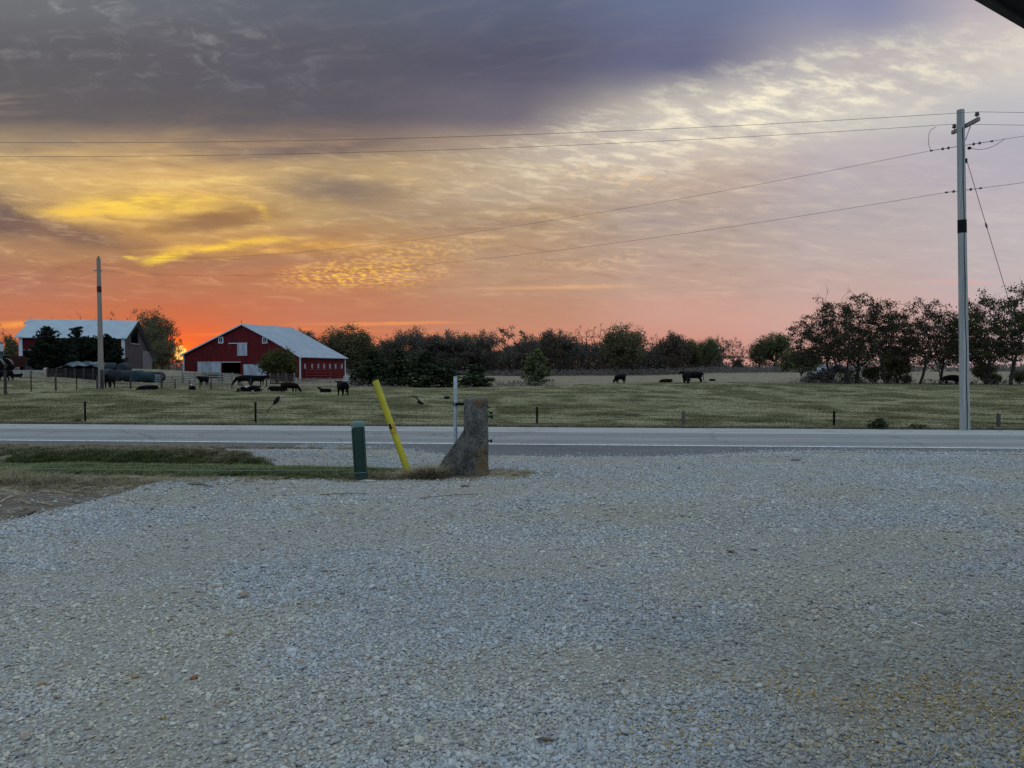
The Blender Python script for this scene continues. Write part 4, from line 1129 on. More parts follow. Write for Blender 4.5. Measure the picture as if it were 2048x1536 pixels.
tag(mb.build('gate', smat('red_gate', (0.20, 0.02, 0.02), 0.6)), 'red tubular gate leaning against the barn side wall', 'gate')
bpy.context.scene.objects['gate'].location = P0

# ------------------------------------------------------------------ grey-roofed hay shed
FL = at(40, 742, 106.0); FR = at(248, 735, 110.0); GB = at(304, 735, 126.0)
Q0 = np.array([FR[0], FR[1], 0.0])
shed = thing('hay_shed', 'long hay shed with pale roof, red upper wall and open bays', 'shed', Q0)
xd = np.array([*(FL - FR)[:2], 0]); xl = np.linalg.norm(xd); xd /= xl
xn = np.array([-xd[1], xd[0], 0]); xn = xn if xn[1] < 0 else -xn
gd = np.array([*(GB - FR)[:2], 0]); gl = np.linalg.norm(gd); gd /= gl
gnv = np.array([-gd[1], gd[0], 0]); gnv = gnv if gnv[0] > 0 else -gnv
def xu(px, py): p = on_plane(px, py, Q0, xn); return np.dot(p - Q0, xd), p[2]
def gu(px, py): p = on_plane(px, py, Q0, gnv); return np.dot(p - Q0, gd), p[2]
def XP(u, z, o=0.0): return xd * u + xn * o + np.array([0, 0, z])
def GP(u, z, o=0.0): return gd * u + gnv * o + np.array([0, 0, z])
ez = xu(248, 674)[1]; rb_z = xu(240, 700)[1]; gzs = gz(Q0[0] - 5, Q0[1]) - 1.0
ur, zr = gu(269.5, 643); ub, zbk = gu(305, 712)
def ggab(u): return float(np.interp(u, [0, ur, ub], [ez, zr, zbk]))
mb = MB(); mb.hexa([XP(0, rb_z), XP(xl, rb_z), XP(xl, ez), XP(0, ez)], [XP(0, rb_z, -.12), XP(xl, rb_z, -.12), XP(xl, ez, -.12), XP(0, ez, -.12)]); mb.build('upper_wall', M_red, shed)
mb = MB(); mb.hexa([XP(0, rb_z - .12, .02), XP(xl, rb_z - .12, .02), XP(xl, rb_z, .02), XP(0, rb_z, .02)], [XP(0, rb_z - .12, -.1), XP(xl, rb_z - .12, -.1), XP(xl, rb_z, -.1), XP(0, rb_z, -.1)]); mb.build('lintel', M_wood, shed)
for px, w in ((42.5, 0.42), (247, 0.42)):
    u = xu(px, 720)[0]
    mb = MB(); mb.hexa([XP(u - w / 2, gzs), XP(u + w / 2, gzs), XP(u + w / 2, ez, 0), XP(u - w / 2, ez, 0)], [XP(u - w / 2, gzs, .25), XP(u + w / 2, gzs, .25), XP(u + w / 2, ez, .25), XP(u - w / 2, ez, .25)]); mb.build('post', M_white, shed)
u0, _ = xu(46, 720); u1, _ = xu(88, 720); zt = xu(60, 716)[1]
mb = MB(); mb.hexa([XP(u0, gzs, -.3), XP(u1, gzs, -.3), XP(u1, zt, -.3), XP(u0, zt, -.3)], [XP(u0, gzs, -.4), XP(u1, gzs, -.4), XP(u1, zt, -.4), XP(u0, zt, -.4)]); mb.build('bay_boards', M_greyb, shed)
mb = MB(); bb = gd * gl
mb.hexa([XP(0, gzs) + bb, XP(xl, gzs) + bb, XP(xl, zbk) + bb, XP(0, zbk) + bb], [XP(0, gzs, -.1) + bb, XP(xl, gzs, -.1) + bb, XP(xl, zbk, -.1) + bb, XP(0, zbk, -.1) + bb]); mb.build('rear_wall', M_greyb, shed)
# gable end with a dark loft opening
oa, ob = gu(262, 690)[0], gu(277, 690)[0]; oz0 = gu(270, 688)[1]
mb = MB()
def gpiece(u0, u1, zb, ztop=None):
    us = sorted(set([u0, u1] + [u for u in (ur,) if u0 < u < u1]))
    pts = [(us[0], zb), (us[-1], zb)] + [(u, ggab(u) if ztop is None else ztop) for u in reversed(us)]
    mb.hexa([GP(u, z, 0) for u, z in pts], [GP(u, z, -.12) for u, z in pts])
gpiece(0, oa, gzs); gpiece(ob, gl, gzs); gpiece(oa, ob, gzs, oz0); mb.build('gable_wall', M_greyb, shed)
mb = MB(); ua, ub_ = gu(284, 715)[0], gu(303, 715)[0]; zt = gu(290, 702)[1]
mb.hexa([GP(ua, gzs, .03), GP(ub_, gzs, .03), GP(ub_, zt, .03), GP(ua, zt, .03)], [GP(ua, gzs, .1), GP(ub_, gzs, .1), GP(ub_, zt, .1), GP(ua, zt, .1)]); mb.build('plank_door', smat('pale_grey_planks', (0.15, 0.135, 0.14), 0.85, 0.2, 3, 0.3, stretch=(4, 4, 0.3)), shed)
mb = MB(); mb.hexa([GP(oa - .2, oz0 - .1, .02), GP(ob + .2, oz0 - .1, .02), GP(ob + .2, oz0 + .1, .02), GP(oa - .2, oz0 + .1, .02)], [GP(oa - .2, oz0 - .1, .12), GP(ob + .2, oz0 - .1, .12), GP(ob + .2, oz0 + .1, .12), GP(oa - .2, oz0 + .1, .12)]); mb.build('loft_sill', M_wood, shed)
# other gable, closed
mb = MB(); pts = [(0, gzs), (gl, gzs), (ub, zbk), (ur, zr), (0, ez)]
mb.hexa([GP(u, z) + xd * xl for u, z in pts], [GP(u, z, -.12) + xd * xl for u, z in pts]); mb.build('end_wall', M_greyb, shed)
ovr = -xd * 0.5; ovl = xd * (xl + 0.55); hood = xd * (xl + 1.0)
rf = GP(ur, zr + 0.14); ef = GP(-0.5, ez - 0.22); rbk = GP(ub + 1.2, zbk - 0.75)
mb = MB(); slab(mb, [ef + ovr, rf + ovr, rf + ovl, ef + ovl], 0.08); slab(mb, [rf + ovr, rbk + ovr, rbk + ovl, rf + ovl], 0.08)
hm = rf * 0.70 + ef * 0.30 + np.array([0, 0, .02])
slab(mb, [rf + ovl, rf + hood + np.array([0, 0, .02]), hm + hood + np.array([0, 0, .1]), hm + ovl], 0.08); mb.build('roof', metalroof('shed_metal_roof', (0.22, 0.275, 0.335)), shed)
mb = MB()
for a, c_ in ((ef, rf), (rf, rbk)):
    a2, c2 = a + ovr - xd * .03, c_ + ovr - xd * .03
    mb.hexa([a2, c2, c2 - np.array([0, 0, .28]), a2 - np.array([0, 0, .28])], [a2 - xd * .06, c2 - xd * .06, c2 - xd * .06 - np.array([0, 0, .28]), a2 - xd * .06 - np.array([0, 0, .28])])
mb.build('rake_board', M_darkwood, shed)

# ------------------------------------------------------------------ farmyard things before the shed
mb = MB(); a = at(18, 749, 97); c_ = at(97, 750, 97); a[2] = gz(a[0], a[1]); c_[2] = a[2]
mb.box(((a[0] + c_[0]) / 2, 100, a[2] + 0.15), (c_[0] - a[0], 6, 0.5)); o = mb.build('concrete_pad', smat('pad_concrete', (0.30, 0.30, 0.28), 0.9, 0.2, 2, 0.3)); tag(o, 'pale concrete slab in front of the shed bays', 'slab')
p = foot(92, 744, 80, 96); mb = MB(); mb.lathe([(0.28, 0), (0.31, 0.3), (0.28, 0.6), (0.31, 0.62), (0.28, 0.95), (0.2, 0.97)], 14)
o = mb.build('barrel', smat('dull_barrel', (0.40, 0.33, 0.28), 0.7), smooth=True); o.location = p; tag(o, 'pale upright barrel at the end of the silage wall', 'barrel')
# bunker wall and tarped silage
w0 = at(97, 757, 93.0); w1 = at(206, 757, 93.0); gzw = gz((w0[0] + w1[0]) / 2, 93) - 0.2; wt_ = at(150, 737.5, 93.0)[2]
bw = thing('bunker_wall', 'long dark timber bunker wall below the silage heap', 'wall', (w0[0], 93, gzw))
mb = MB()
for k in range(6):
    hh = (wt_ - gzw) / 6; mb.box(((w1[0] - w0[0]) / 2, 0, hh * (k + .5)), (w1[0] - w0[0], 0.12, hh - 0.03))
mb.build('planking', M_dark, bw)
for k in range(7):
    mb = MB(); mb.box(((w1[0] - w0[0]) * k / 6, -0.15, (wt_ - gzw) / 2 + 0.05), (0.2, 0.16, wt_ - gzw + 0.1)); mb.build('stake', M_darkwood, bw)
m_tarp, b = new_mat('silage_plastic'); P = texcoord('Object'); n1 = noise(P, 1.2, 5, 0.6); n2 = noise(P, 4, 5, 0.7)
c = mix(ss(n1, 0.4, 0.65), (0.04, 0.052, 0.06), (0.13, 0.16, 0.18)); c = mix(ss(n2, 0.52, 0.7) * 0.6, c, (0.10, 0.12, 0.13))
E.put(b.inputs['Base Color'], c); b.inputs['Roughness'].default_value = 0.8; b.inputs['Specular IOR Level'].default_value = 0.1; bump(b, n2, 0.8, 0.1)
gx = np.linspace(0, w1[0] - w0[0], 46); gy = np.linspace(0, 4.5, 14)
GX, GY = np.meshgrid(gx, gy); base = wt_ - gzw - 0.15
hill = 0.85 * nss(GX, 0.2, 2.2) * (1 - nss(GX, 5.4, 7.6)) * (0.75 + 0.35 * np.sin(GX * 2.1) ** 2) + 0.18
hill = hill * np.sin(np.clip((GY + 0.6) / 5.2, 0, 1) * math.pi) ** 0.6 + 0.16 * (fbm(GX * 1.6, GY * 1.6, 91, 4) - .5)
vv = np.stack([GX, GY, base + hill], -1).reshape(-1, 3); ii = np.arange(GX.size).reshape(GX.shape)
me = np_mesh('silage_heap', vv, np.stack([ii[:-1, :-1], ii[:-1, 1:], ii[1:, 1:], ii[1:, :-1]], -1).reshape(-1, 4), 4)
me.polygons.foreach_set('use_smooth', np.ones(len(me.polygons), bool)); me.materials.append(m_tarp)
o = link('silage_heap', me); o.location = (w0[0], 93.1, gzw); tag(o, 'lumpy pale plastic-covered silage heap behind the dark bunker wall', 'heap')
# wrapped bales
def bale_mesh(mat):
    mb = MB(); mb.lathe([(0.0, -0.62), (0.45, -0.62), (0.60, -0.56), (0.66, -0.4), (0.68, 0), (0.66, 0.4), (0.60, 0.56), (0.45, 0.62), (0.0, 0.62)], 22)
    me_o = mb.build('wrapped_bale', mat, smooth=True); return me_o
def wrapmat(name, col):
    m, b = new_mat(name); P = texcoord('Object'); n1 = noise(P, 3, 5, 0.6); c = mix(ss(n1, 0.35, 0.7), tuple(k * .7 for k in col), col)
    E.put(b.inputs['Base Color'], c); b.inputs['Roughness'].default_value = 0.7; b.inputs['Specular IOR Level'].default_value = 0.12
    bump(b, noise(vmath('MULTIPLY', P, (2, 2, 14)), 2, 4, 0.6), 0.6, 0.05); return m
M_wrapA = wrapmat('grey_bale_wrap', (0.026, 0.032, 0.040)); M_wrapB = wrapmat('blue_bale_wrap', (0.024, 0.046, 0.060))
protoA = None
BL_ = [(215, 760, 86, 0, 'grey wrapped bale nearest the distant pole, lower row'), (238, 762, 85, 0, 'grey wrapped bale behind the cow by the pole, lower row'),
       (258, 763, 85, 0, 'dark wrapped bale between the lower row and the blue bale'), (277, 763.5, 83.5, 1, 'light blue wrapped bale, brightest of the bale heap'),
       (222, 747, 89, 0, 'upper grey wrapped bale tucked behind the distant pole'), (248, 748, 89, 0, 'upper grey wrapped bale in the middle of the heap'),
       (296, 752, 90, 1, 'pale blue wrapped bale behind the brightest bale'), (318, 756, 91, 0, 'grey wrapped bale behind the leaning metal gate'), (304, 758, 92, 0, 'low grey wrapped bale between heap and gate')]
for i, (px, py, Y, kk, lab) in enumerate(BL_):
    o = bale_mesh([M_wrapA, M_wrapB][kk]) if i in (0, 3) else None
    if i == 0: bA = o
    elif i == 3: bB = o
    else: o = (bB if kk else bA).copy(); COL.objects.link(o)
    p = at(px, py, Y); z = max(p[2], gz(p[0], Y)) if i < 4 else p[2]
    if i >= 6: z = gz(p[0], Y)
    o.location = (p[0], Y, z + 0.64); o.rotation_euler = (R(90), R(random.uniform(-20, 20)), R(90 + random.uniform(-25, 25) if i % 2 == 0 else random.uniform(-15, 15)))
    o.scale = (1.05, 0.98, random.uniform(1.0, 1.25)); tag(o, lab, 'bale', 'wrapped bales by the shed')

# white tower edge, tractor and wagon at the edge of the yard
p = at(-8, 742, 118); p[2] = gz(p[0], 118)
st = thing('grain_bin', 'white cylindrical grain bin behind the tractor', 'silo', p)
hz = at(0, 687, 118)[2] - p[2]
mb = MB(); mb.lathe([(1.05, 0), (1.05, hz)], 24); mb.build('shell', M_white, st, smooth=True)
mb = MB(); mb.lathe([(1.1, hz), (0.5, hz + 0.45), (0.12, hz + 0.6)], 24); mb.build('cone_roof', smat('dark_roof', (0.05, 0.05, 0.055), 0.6), st, smooth=True)
p = at(-6, 744, 98); p[2] = gz(p[0], 98) + 0.1
tr = thing('tractor', 'dark red tractor with cab, parked by the wagon', 'tractor', p)
M_fender = smat('dull_fender', (0.13, 0.10, 0.095), 0.5); M_tred = smat('tractor_red', (0.10, 0.012, 0.010), 0.5); M_tyre = smat('tyre_rubber', (0.008, 0.008, 0.008), 0.9, spec=0.05); M_rim = smat('dull_rim', (0.10, 0.095, 0.09), 0.6)
mb = MB(); mb.hexa([(-2.6, -.4, .7), (0.2, -.4, .7), (0.2, -.4, 1.5), (-2.6, -.4, 1.4)], [(-2.6, .4, .7), (0.2, .4, .7), (0.2, .4, 1.5), (-2.6, .4, 1.4)]); mb.build('hood', M_tred, tr, bevel=0.05)
mb = MB()
for x in (-.55, .45):
    for y in (-.6, .6): mb.tube([(x, y, 1.4), (x * .9, y, 2.55)], .05, 6)
mb.box((-.05, 0, 2.6), (1.3, 1.4, .12)); mb.build('cab_frame', M_black, tr)
mb = MB(); mb.box((-.05, 0, 2.0), (0.92, 1.12, 1.05)); mb.build('cab_glass', smat('cab_glass', (0.10, 0.14, 0.17), 0.15, 0.1, 1, 0, spec=0.7), tr, bevel=.03)
for x, r_, w_, y in ((.55, .82, .45, -.85), (.55, .82, .45, .85), (-2.1, .5, .3, -.7), (-2.1, .5, .3, .7)):
    c0 = (x, y, r_ - 0.05)
    e = bpy.data.objects.new('wheel', None)
    mb = MB(); mb.tube([(0, -w_ / 2, 0), (0, -w_ / 2 + .06, 0), (0, w_ / 2 - .06, 0), (0, w_ / 2, 0)], [r_ * .88, r_, r_, r_ * .88], 26); wh = mb.build('wheel', M_tyre, tr, smooth=True); wh.location = c0
    mb = MB(); mb.tube([(0, -w_ / 2 - .02, 0), (0, w_ / 2 + .02, 0)], r_ * .5, 20); mb.build('rim', M_rim, wh)
    bpy.data.objects.remove(e)
for y in (-.85, .85):
    mb = MB()
    pts = [(.55 + 1.0 * math.cos(t), y, .77 + .95 * math.sin(t)) for t in np.linspace(0.15, 2.6, 9)]
    for a, c_ in zip(pts[:-1], pts[1:]):
        mb.hexa([(a[0], y - .25, a[2]), (c_[0], y - .25, c_[2]), (c_[0], y + .25, c_[2]), (a[0], y + .25, a[2])], [(a[0], y - .25, a[2] + .05), (c_[0], y - .25, c_[2] + .05), (c_[0], y + .25, c_[2] + .05), (a[0], y + .25, a[2] + .05)])
    mb.build('fender', M_fender, tr)
p = at(23, 743, 101); p[2] = gz(p[0], 101)
wg = thing('farm_wagon', 'dark red box wagon parked between tractor and shed', 'wagon', p)
mb = MB(); mb.box((0, 0, 1.35), (1.75, 3.2, 1.5)); mb.build('box', smat('wagon_red', (0.035, 0.006, 0.005), 0.8), wg, bevel=.02)
mb = MB(); mb.box((0, -1.65, 2.12), (1.85, .08, .08)); mb.box((-.2, -1.65, 1.45), (.12, .08, .7)); mb.box((-.1, -1.65, .72), (.7, .1, .12)); mb.build('brace', M_rim, wg)
for x in (-.7, .7):
    for y in (-1.1, 1.1):
        mb = MB(); mb.tube([(-.12, 0, 0), (.12, 0, 0)], .36, 18); w = mb.build('wheel', M_tyre, wg, smooth=True); w.location = (x, y, .36)
# ------------------------------------------------------------------ trees
def leafmat(name, a, b_, trans=0.25):
    m, b = new_mat(name)
    g = E.tree.nodes.new('ShaderNodeNewGeometry'); P = texcoord('Object')
    r = E(g.outputs['Random Per Island'])
    cl = ss(noise(P, 0.7, 3, 0.6), 0.38, 0.64)
    c = mix(clamp01(r * 0.6 + cl * 0.5), a, b_)
    E.put(b.inputs['Base Color'], c); b.inputs['Roughness'].default_value = 0.8; b.inputs['Specular IOR Level'].default_value = 0.1
    t = m.node_tree.nodes.new('ShaderNodeBsdfTranslucent'); E.put(t.inputs[0], c)
    mx = m.node_tree.nodes.new('ShaderNodeMixShader'); mx.inputs[0].default_value = trans
    out = m.node_tree.nodes['Material Output']
    m.node_tree.links.new(b.outputs[0], mx.inputs[1]); m.node_tree.links.new(t.outputs[0], mx.inputs[2]); m.node_tree.links.new(mx.outputs[0], out.inputs[0])
    return m
M_bark = smat('dark_bark', (0.045, 0.038, 0.032), 0.95, 0.3, 6, 0.5)
M_bark2 = smat('grey_bark', (0.10, 0.088, 0.078), 0.95, 0.3, 6, 0.5)
LM = {
 'brown': leafmat('brown_leaves', (0.078, 0.069, 0.056), (0.150, 0.132, 0.105)),
 'olive': leafmat('olive_leaves', (0.080, 0.076, 0.042), (0.165, 0.148, 0.075)),
 'green': leafmat('green_leaves', (0.065, 0.078, 0.036), (0.135, 0.148, 0.065)),
 'rust': leafmat('rust_leaves', (0.080, 0.064, 0.050), (0.150, 0.115, 0.088)),
 'grey': leafmat('grey_leaves', (0.095, 0.082, 0.076), (0.17, 0.148, 0.135)),
 'cedar': leafmat('cedar_needles', (0.016, 0.024, 0.012), (0.050, 0.058, 0.028), 0.1),
 'pine': leafmat('pine_needles', (0.006, 0.011, 0.007), (0.022, 0.032, 0.018), 0.1),
 'spring': leafmat('yellow_green_leaves', (0.035, 0.045, 0.014), (0.085, 0.088, 0.030)),
 'locust': leafmat('locust_leaves', (0.020, 0.019, 0.012), (0.060, 0.052, 0.028), 0.15),
 'locust2': leafmat('locust_green_leaves', (0.024, 0.028, 0.010), (0.066, 0.066, 0.022), 0.15),
}
def skeleton(seed, H, W, fork, nmain, levels, kids, upw=0.35, r0=0.03, crook=0.22, decay=0.62, elev=(25, 70), flat=0.0):
    r = np.random.default_rng(seed); br = []; tips = []
    def grow(p, d, L, rad, lv):
        n = 5 if lv < 2 else 4
        pts = [p.copy()]; rs = [rad]; cur = p.copy(); dd = d / np.linalg.norm(d)
        for i in range(n):
            dd = dd + r.normal(0, crook, 3) + np.array([0, 0, upw * (0.35 if lv else 0.2)]) * (1 - flat * lv * 0.5)
            dd = dd / np.linalg.norm(dd); cur = cur + dd * L / n; pts.append(cur.copy()); rs.append(rad * (1 - 0.55 * (i + 1) / n))
        br.append((pts, rs, lv))
        if lv >= levels - 1: tips.append(pts)
        if lv < levels:
            for k in range(kids[lv]):
                t = r.uniform(0.35, 1.0); i = min(n - 1, int(t * n)); base = pts[i] + (pts[i + 1] - pts[i]) * (t * n - i if t * n - i < 1 else 1)
                side = r.normal(0, 1, 3); side -= dd * np.dot(side, dd); side /= np.linalg.norm(side) + 1e-9
                nd = dd * r.uniform(0.4, 0.9) + side * r.uniform(0.5, 1.0)
                grow(base, nd, L * decay * r.uniform(0.75, 1.2), max(rs[i] * 0.62, 0.004), lv + 1)
    # trunk
    p = np.zeros(3); pts = [np.array([0, 0, -0.05])]; d = np.array([0, 0, 1.0])
    for i in range(4):
        d = d + np.array([*r.normal(0, crook * 0.35, 2), 0]); d /= np.linalg.norm(d); p = p + d * fork / 4; pts.append(p.copy())
    br.append((pts, [r0 * 1.25, r0, r0 * .95, r0 * .9, r0 * .85], -1))
    for k in range(nmain):
        a = 2 * math.pi * (k + r.uniform(-.3, .3)) / nmain; e = R(r.uniform(*elev))
        base = pts[-1] if k % 2 == 0 else pts[-2] * 0.4 + pts[-1] * 0.6
        grow(base, np.array([math.cos(a) * math.cos(e), math.sin(a) * math.cos(e), math.sin(e)]), (1 - fork) * 0.62 * r.uniform(.85, 1.15), r0 * 0.62, 0)
    allp = np.concatenate([np.array(b_[0]) for b_ in br]); zt = allp[:, 2].max(); xt = np.percentile(np.hypot(allp[:, 0], allp[:, 1]), 97)
    S = np.array([W / xt, W / xt, H / zt])
    br = [([p * S for p in pts], [q * H for q in rs], lv) for pts, rs, lv in br]
    tips = [[p * S for p in t] for t in tips]
    return br, tips
def wood(br, name, mat, parent, minr=0.0, kt=7):
    mb = MB()
    for pts, rs, lv in br:
        mb.tube(pts, [max(q, minr) for q in rs], kt if lv < 0 else (5 if lv < 1 else 3), cap=False)
    return mb.build(name, mat, parent, smooth=True)
def leaves(seed, centers, n, spread, size, mat, parent, name='crown', elong=1.0, zs=0.7):
    r = np.random.default_rng(seed); c = np.repeat(np.array(centers), n, 0); N = len(c)
    c = c + r.normal(0, 1, (N, 3)) * spread * np.array([1, 1, zs])
    a = r.normal(0, 1, (N, 3)); a /= np.linalg.norm(a, axis=1)[:, None]
    b_ = r.normal(0, 1, (N, 3)); b_ -= a * (a * b_).sum(1)[:, None]; b_ /= np.linalg.norm(b_, axis=1)[:, None]
    s = size * np.exp(r.normal(0, 0.3, N))[:, None] * 0.5
    v = np.stack([c - a * s * elong, c + b_ * s * 0.7, c + a * s * elong, c - b_ * s * 0.7], 1).reshape(-1, 3)
    f = np.arange(N * 4).reshape(N, 4)
    me = np_mesh(name, v, f, 4); me.materials.append(mat)
    return link(name, me, parent)
def tips_pts(tips, frac=1.0, seed=0, k=3):
    r = random.Random(seed); out = []
    for t in tips:
        if r.random() < frac: out += t[-k:]
    return out
def crown_fill(seed, n, H, W, z0, gap=0.42, f=2.2):
    r = np.random.default_rng(seed); u = r.normal(0, 1, (n, 3)); u /= np.linalg.norm(u, axis=1)[:, None]
    u *= r.random(n)[:, None] ** 0.45
    p = np.stack([u[:, 0] * W, u[:, 1] * W, z0 + (u[:, 2] * 0.5 + 0.5) * (H - z0)], -1)
    g = vnoise(p[:, 0] * f / W * 2 + 31, p[:, 2] * f / W * 2 + seed, seed) * .5 + vnoise(p[:, 1] * f / W * 2, p[:, 2] * f / W * 2 + 9, seed + 3) * .5
    lump = 0.80 + 0.40 * vnoise(np.arctan2(u[:, 1], u[:, 0]) * 1.6 + 5, u[:, 2] * 2.5 + 8, seed + 7)
    return p[(g > gap) & (np.linalg.norm(u, axis=1) < lump)]
def broadleaf(seed, H, W, leaf='brown', fork=0.28, nmain=5, levels=2, kids=(5, 5), per=7, lsize=0.34, lspread=0.5, frac=1.0, bark=None, fill=0, fper=8, gap=0.42, fz=None, zs=.7, **kw):
    root = bpy.data.objects.new('tree', None); COL.objects.link(root)
    br, tips = skeleton(seed, H * 0.97, W, fork, nmain, levels, kids, **kw)
    wood(br, 'trunk', bark or M_bark, root, minr=0.022)
    cs = [np.array(q) for q in tips_pts(tips, frac, seed)] if per else []
    if fill:
        cf = crown_fill(seed + 2, fill, H * .96, W * .92, H * (fz if fz is not None else fork * .8), gap)
        cs = cs + list(cf)
    if cs: leaves(seed + 1, cs, max(per, 1), lspread, lsize, LM[leaf], root, zs=zs)
    return root

def colonise(seed, H, W, fork, n_attr=650, step=0.36, kill=0.62, infl=3.2, low=0.30, shell=0.42, lean=(0, 0), ntr=1):
    """limbs grown towards points scattered through a wide dome, as real crowns fill their space"""
    r = np.random.default_rng(seed)
    u = r.normal(0, 1, (n_attr, 3)); u /= np.linalg.norm(u, axis=1)[:, None]; u[:, 2] = np.abs(u[:, 2]) * 1.0 - 0.12
    q = r.random(n_attr)[:, None] ** shell; z0 = H * low
    edge = 0.82 + 0.36 * vnoise(np.arctan2(u[:, 1], u[:, 0]) * 1.3 + 9, u[:, 2] * 2.2 + 4, seed)[:, None]
    A = u * q * edge * np.array([W, W, H - z0]) + np.array([lean[0], lean[1], z0]); A[:, 2] = np.minimum(A[:, 2], H); A = A[A[:, 2] > fork * H * 1.15]
    P = []; par = []
    for t in range(ntr):
        d = np.array([r.normal(0, .22), r.normal(0, .22), 1.0]) if ntr > 1 else np.array([r.normal(0, .1), r.normal(0, .1), 1.0])
        p = np.array([r.normal(0, .35), r.normal(0, .35), -0.1]) if ntr > 1 else np.array([0, 0, -0.1]); prev = -1
        while p[2] < fork * H:
            P.append(p.copy()); par.append(prev); prev = len(P) - 1; d = d + np.array([*r.normal(0, .10, 2), 0.05]); p = p + d / np.linalg.norm(d) * step
        P.append(p.copy()); par.append(prev)
    P = np.array(P); par = list(par)
    for it in range(110):
        if len(A) == 0 or len(P) > 4200: break
        D = np.linalg.norm(A[:, None] - P[None], axis=2); nn = D.argmin(1); dm = D[np.arange(len(A)), nn]
        act = dm < infl * (1.0 if it > 3 else 4.0)
        if not act.any(): break
        new = []; npar = []
        for k in np.unique(nn[act]):
            v = A[act & (nn == k)] - P[k]; v = (v / np.linalg.norm(v, axis=1)[:, None]).mean(0) + r.normal(0, .16, 3) + np.array([0, 0, .05])
            new.append(P[k] + v / (np.linalg.norm(v) + 1e-9) * step); npar.append(int(k))
        P = np.concatenate([P, np.array(new)]); par += npar
        D2 = np.linalg.norm(A[:, None] - np.array(new)[None], axis=2).min(1); A = A[D2 > kill]
    n = len(P); ch = [[] for _ in range(n)]
    for i, k in enumerate(par):
        if k >= 0: ch[k].append(i)
    rad = np.zeros(n); dep = np.zeros(n, int)
    for i in range(n - 1, -1, -1):
        if not ch[i]: rad[i] = 1.0
        else: rad[i] = sum(rad[c] ** 2.25 for c in ch[i]) ** (1 / 2.25); dep[i] = 1 + max(dep[c] for c in ch[i])
    return P, par, ch, rad, dep
def grown_tree(seed, H, W, fork, leaf=None, per=6, lsize=.15, lspread=.24, zs=.45, r1=.014, bark=None, clump=.45, depth=3, name='tree', top_bare=None, twigs=2, **kw):
    root = bpy.data.objects.new(name, None); COL.objects.link(root); r = np.random.default_rng(seed + 50)
    P, par, ch, rad, dep = colonise(seed, H, W, fork, **kw); R_ = rad * r1; mb = MB(); n = len(P)
    starts = [i for i in range(n) if par[i] < 0]
    st = [(i, None) for i in starts]
    while st:
        i, pr = st.pop(); pts = [] if pr is None else [P[pr]]; rs = [] if pr is None else [min(R_[i] * 1.1, R_[pr])]
        while True:
            pts.append(P[i]); rs.append(R_[i])
            if not ch[i]: break
            c = sorted(ch[i], key=lambda k: -rad[k])
            for k in c[1:]: st.append((k, i))
            i = c[0]
        if par and rs[0] == rs[0] and len(pts) > 1:
            mb.tube(pts, rs, 7 if rs[0] > .12 else (5 if rs[0] > .05 else 3), cap=False)
    tips_ = [i for i in range(n) if dep[i] <= depth]
    for i in [k for k in range(n) if dep[k] <= 1]:
        for k in range(twigs):
            d = (P[i] - P[par[i]]) / .36 * .5 + r.normal(0, .35, 3) + np.array([0, 0, .15]); L = r.uniform(.35, .8)
            mb.tube([P[i], P[i] + d * L * .5 + r.normal(0, .03, 3), P[i] + d * L], [r1 * .8, r1 * .6, r1 * .4], 3, cap=False)
    mb.build('trunk', bark or M_bark, root, smooth=True)
    if leaf:
        c = P[tips_]; g = vnoise(c[:, 0] * .55 + 7, c[:, 2] * 1.0, seed) * .6 + vnoise(c[:, 1] * .55, c[:, 2] * 1.0 + 3, seed + 1) * .4
        keep = g > clump
        if top_bare is not None: keep &= c[:, 2] < H * top_bare * (1 + .1 * (g - .5))
        leaves(seed + 9, c[keep], per, lspread, lsize, LM[leaf], root, zs=zs)
    return root
def conifer(seed, H, W, leaf='cedar', taper=1.0, nw=22, per=9, size=0.26, tuftup=0.0, low=0.06, spread=0.16):
    root = bpy.data.objects.new('conifer', None); COL.objects.link(root); r = np.random.default_rng(seed)
    mb = MB(); mb.tube([(0, 0, -0.2), (0.05, 0, H * .4), (0, 0.03, H * .97)], [H * .022 + .03, H * .014 + .02, .012], 7); cs = []
    for w in range(nw):
        t = low + (0.97 - low) * (w + r.uniform(-.3, .3)) / nw; t = min(max(t, low), 0.98)
        rad = W * (math.sin(min(1, (1 - t) * 1.15) * math.pi / 2) ** taper) * r.uniform(0.7, 1.1) * (0.75 + 0.25 * min(1, t / 0.2))
        for k in range(r.integers(4, 7)):
            a = r.random() * 6.283; L = rad * r.uniform(0.65, 1.1)
            p0 = np.array([0, 0, t * H]); p1 = p0 + np.array([math.cos(a) * L, math.sin(a) * L, L * (r.uniform(-.12, .25) + tuftup)])
            mb.tube([p0, (p0 + p1) / 2 + np.array([0, 0, -.03 * L]), p1], [.02, .014, .006], 3, cap=False)
            for q in np.linspace(0.3, 1.0, max(2, int(L / 0.28))): cs.append(p0 + (p1 - p0) * q)
    mb.build('trunk', M_bark, root); leaves(seed + 5, cs, per, spread, size, LM[leaf], root, elong=1.3, zs=0.6)
    return root
def place(proto, px, py, Y, H0, pytop, wscale, label, cat, group, rz=None, used=set(), name=None, zoff=-0.15):
    """stand a tree on the field at distance Y so that its crown reaches photograph row pytop"""
    o = proto if proto.name not in used else copy_tree(proto)
    used.add(proto.name)
    p = at(px, py, Y); z = gz(p[0], Y) + zoff
    top = at(px, pytop, Y)[2]; s = (top - z) / H0
    o.location = (p[0], Y, z); o.scale = (s * wscale, s * wscale, s)
    o.rotation_euler = (0, 0, random.uniform(0, 6.28) if rz is None else rz)
    if name: o.name = name
    return tag(o, label, cat, group)

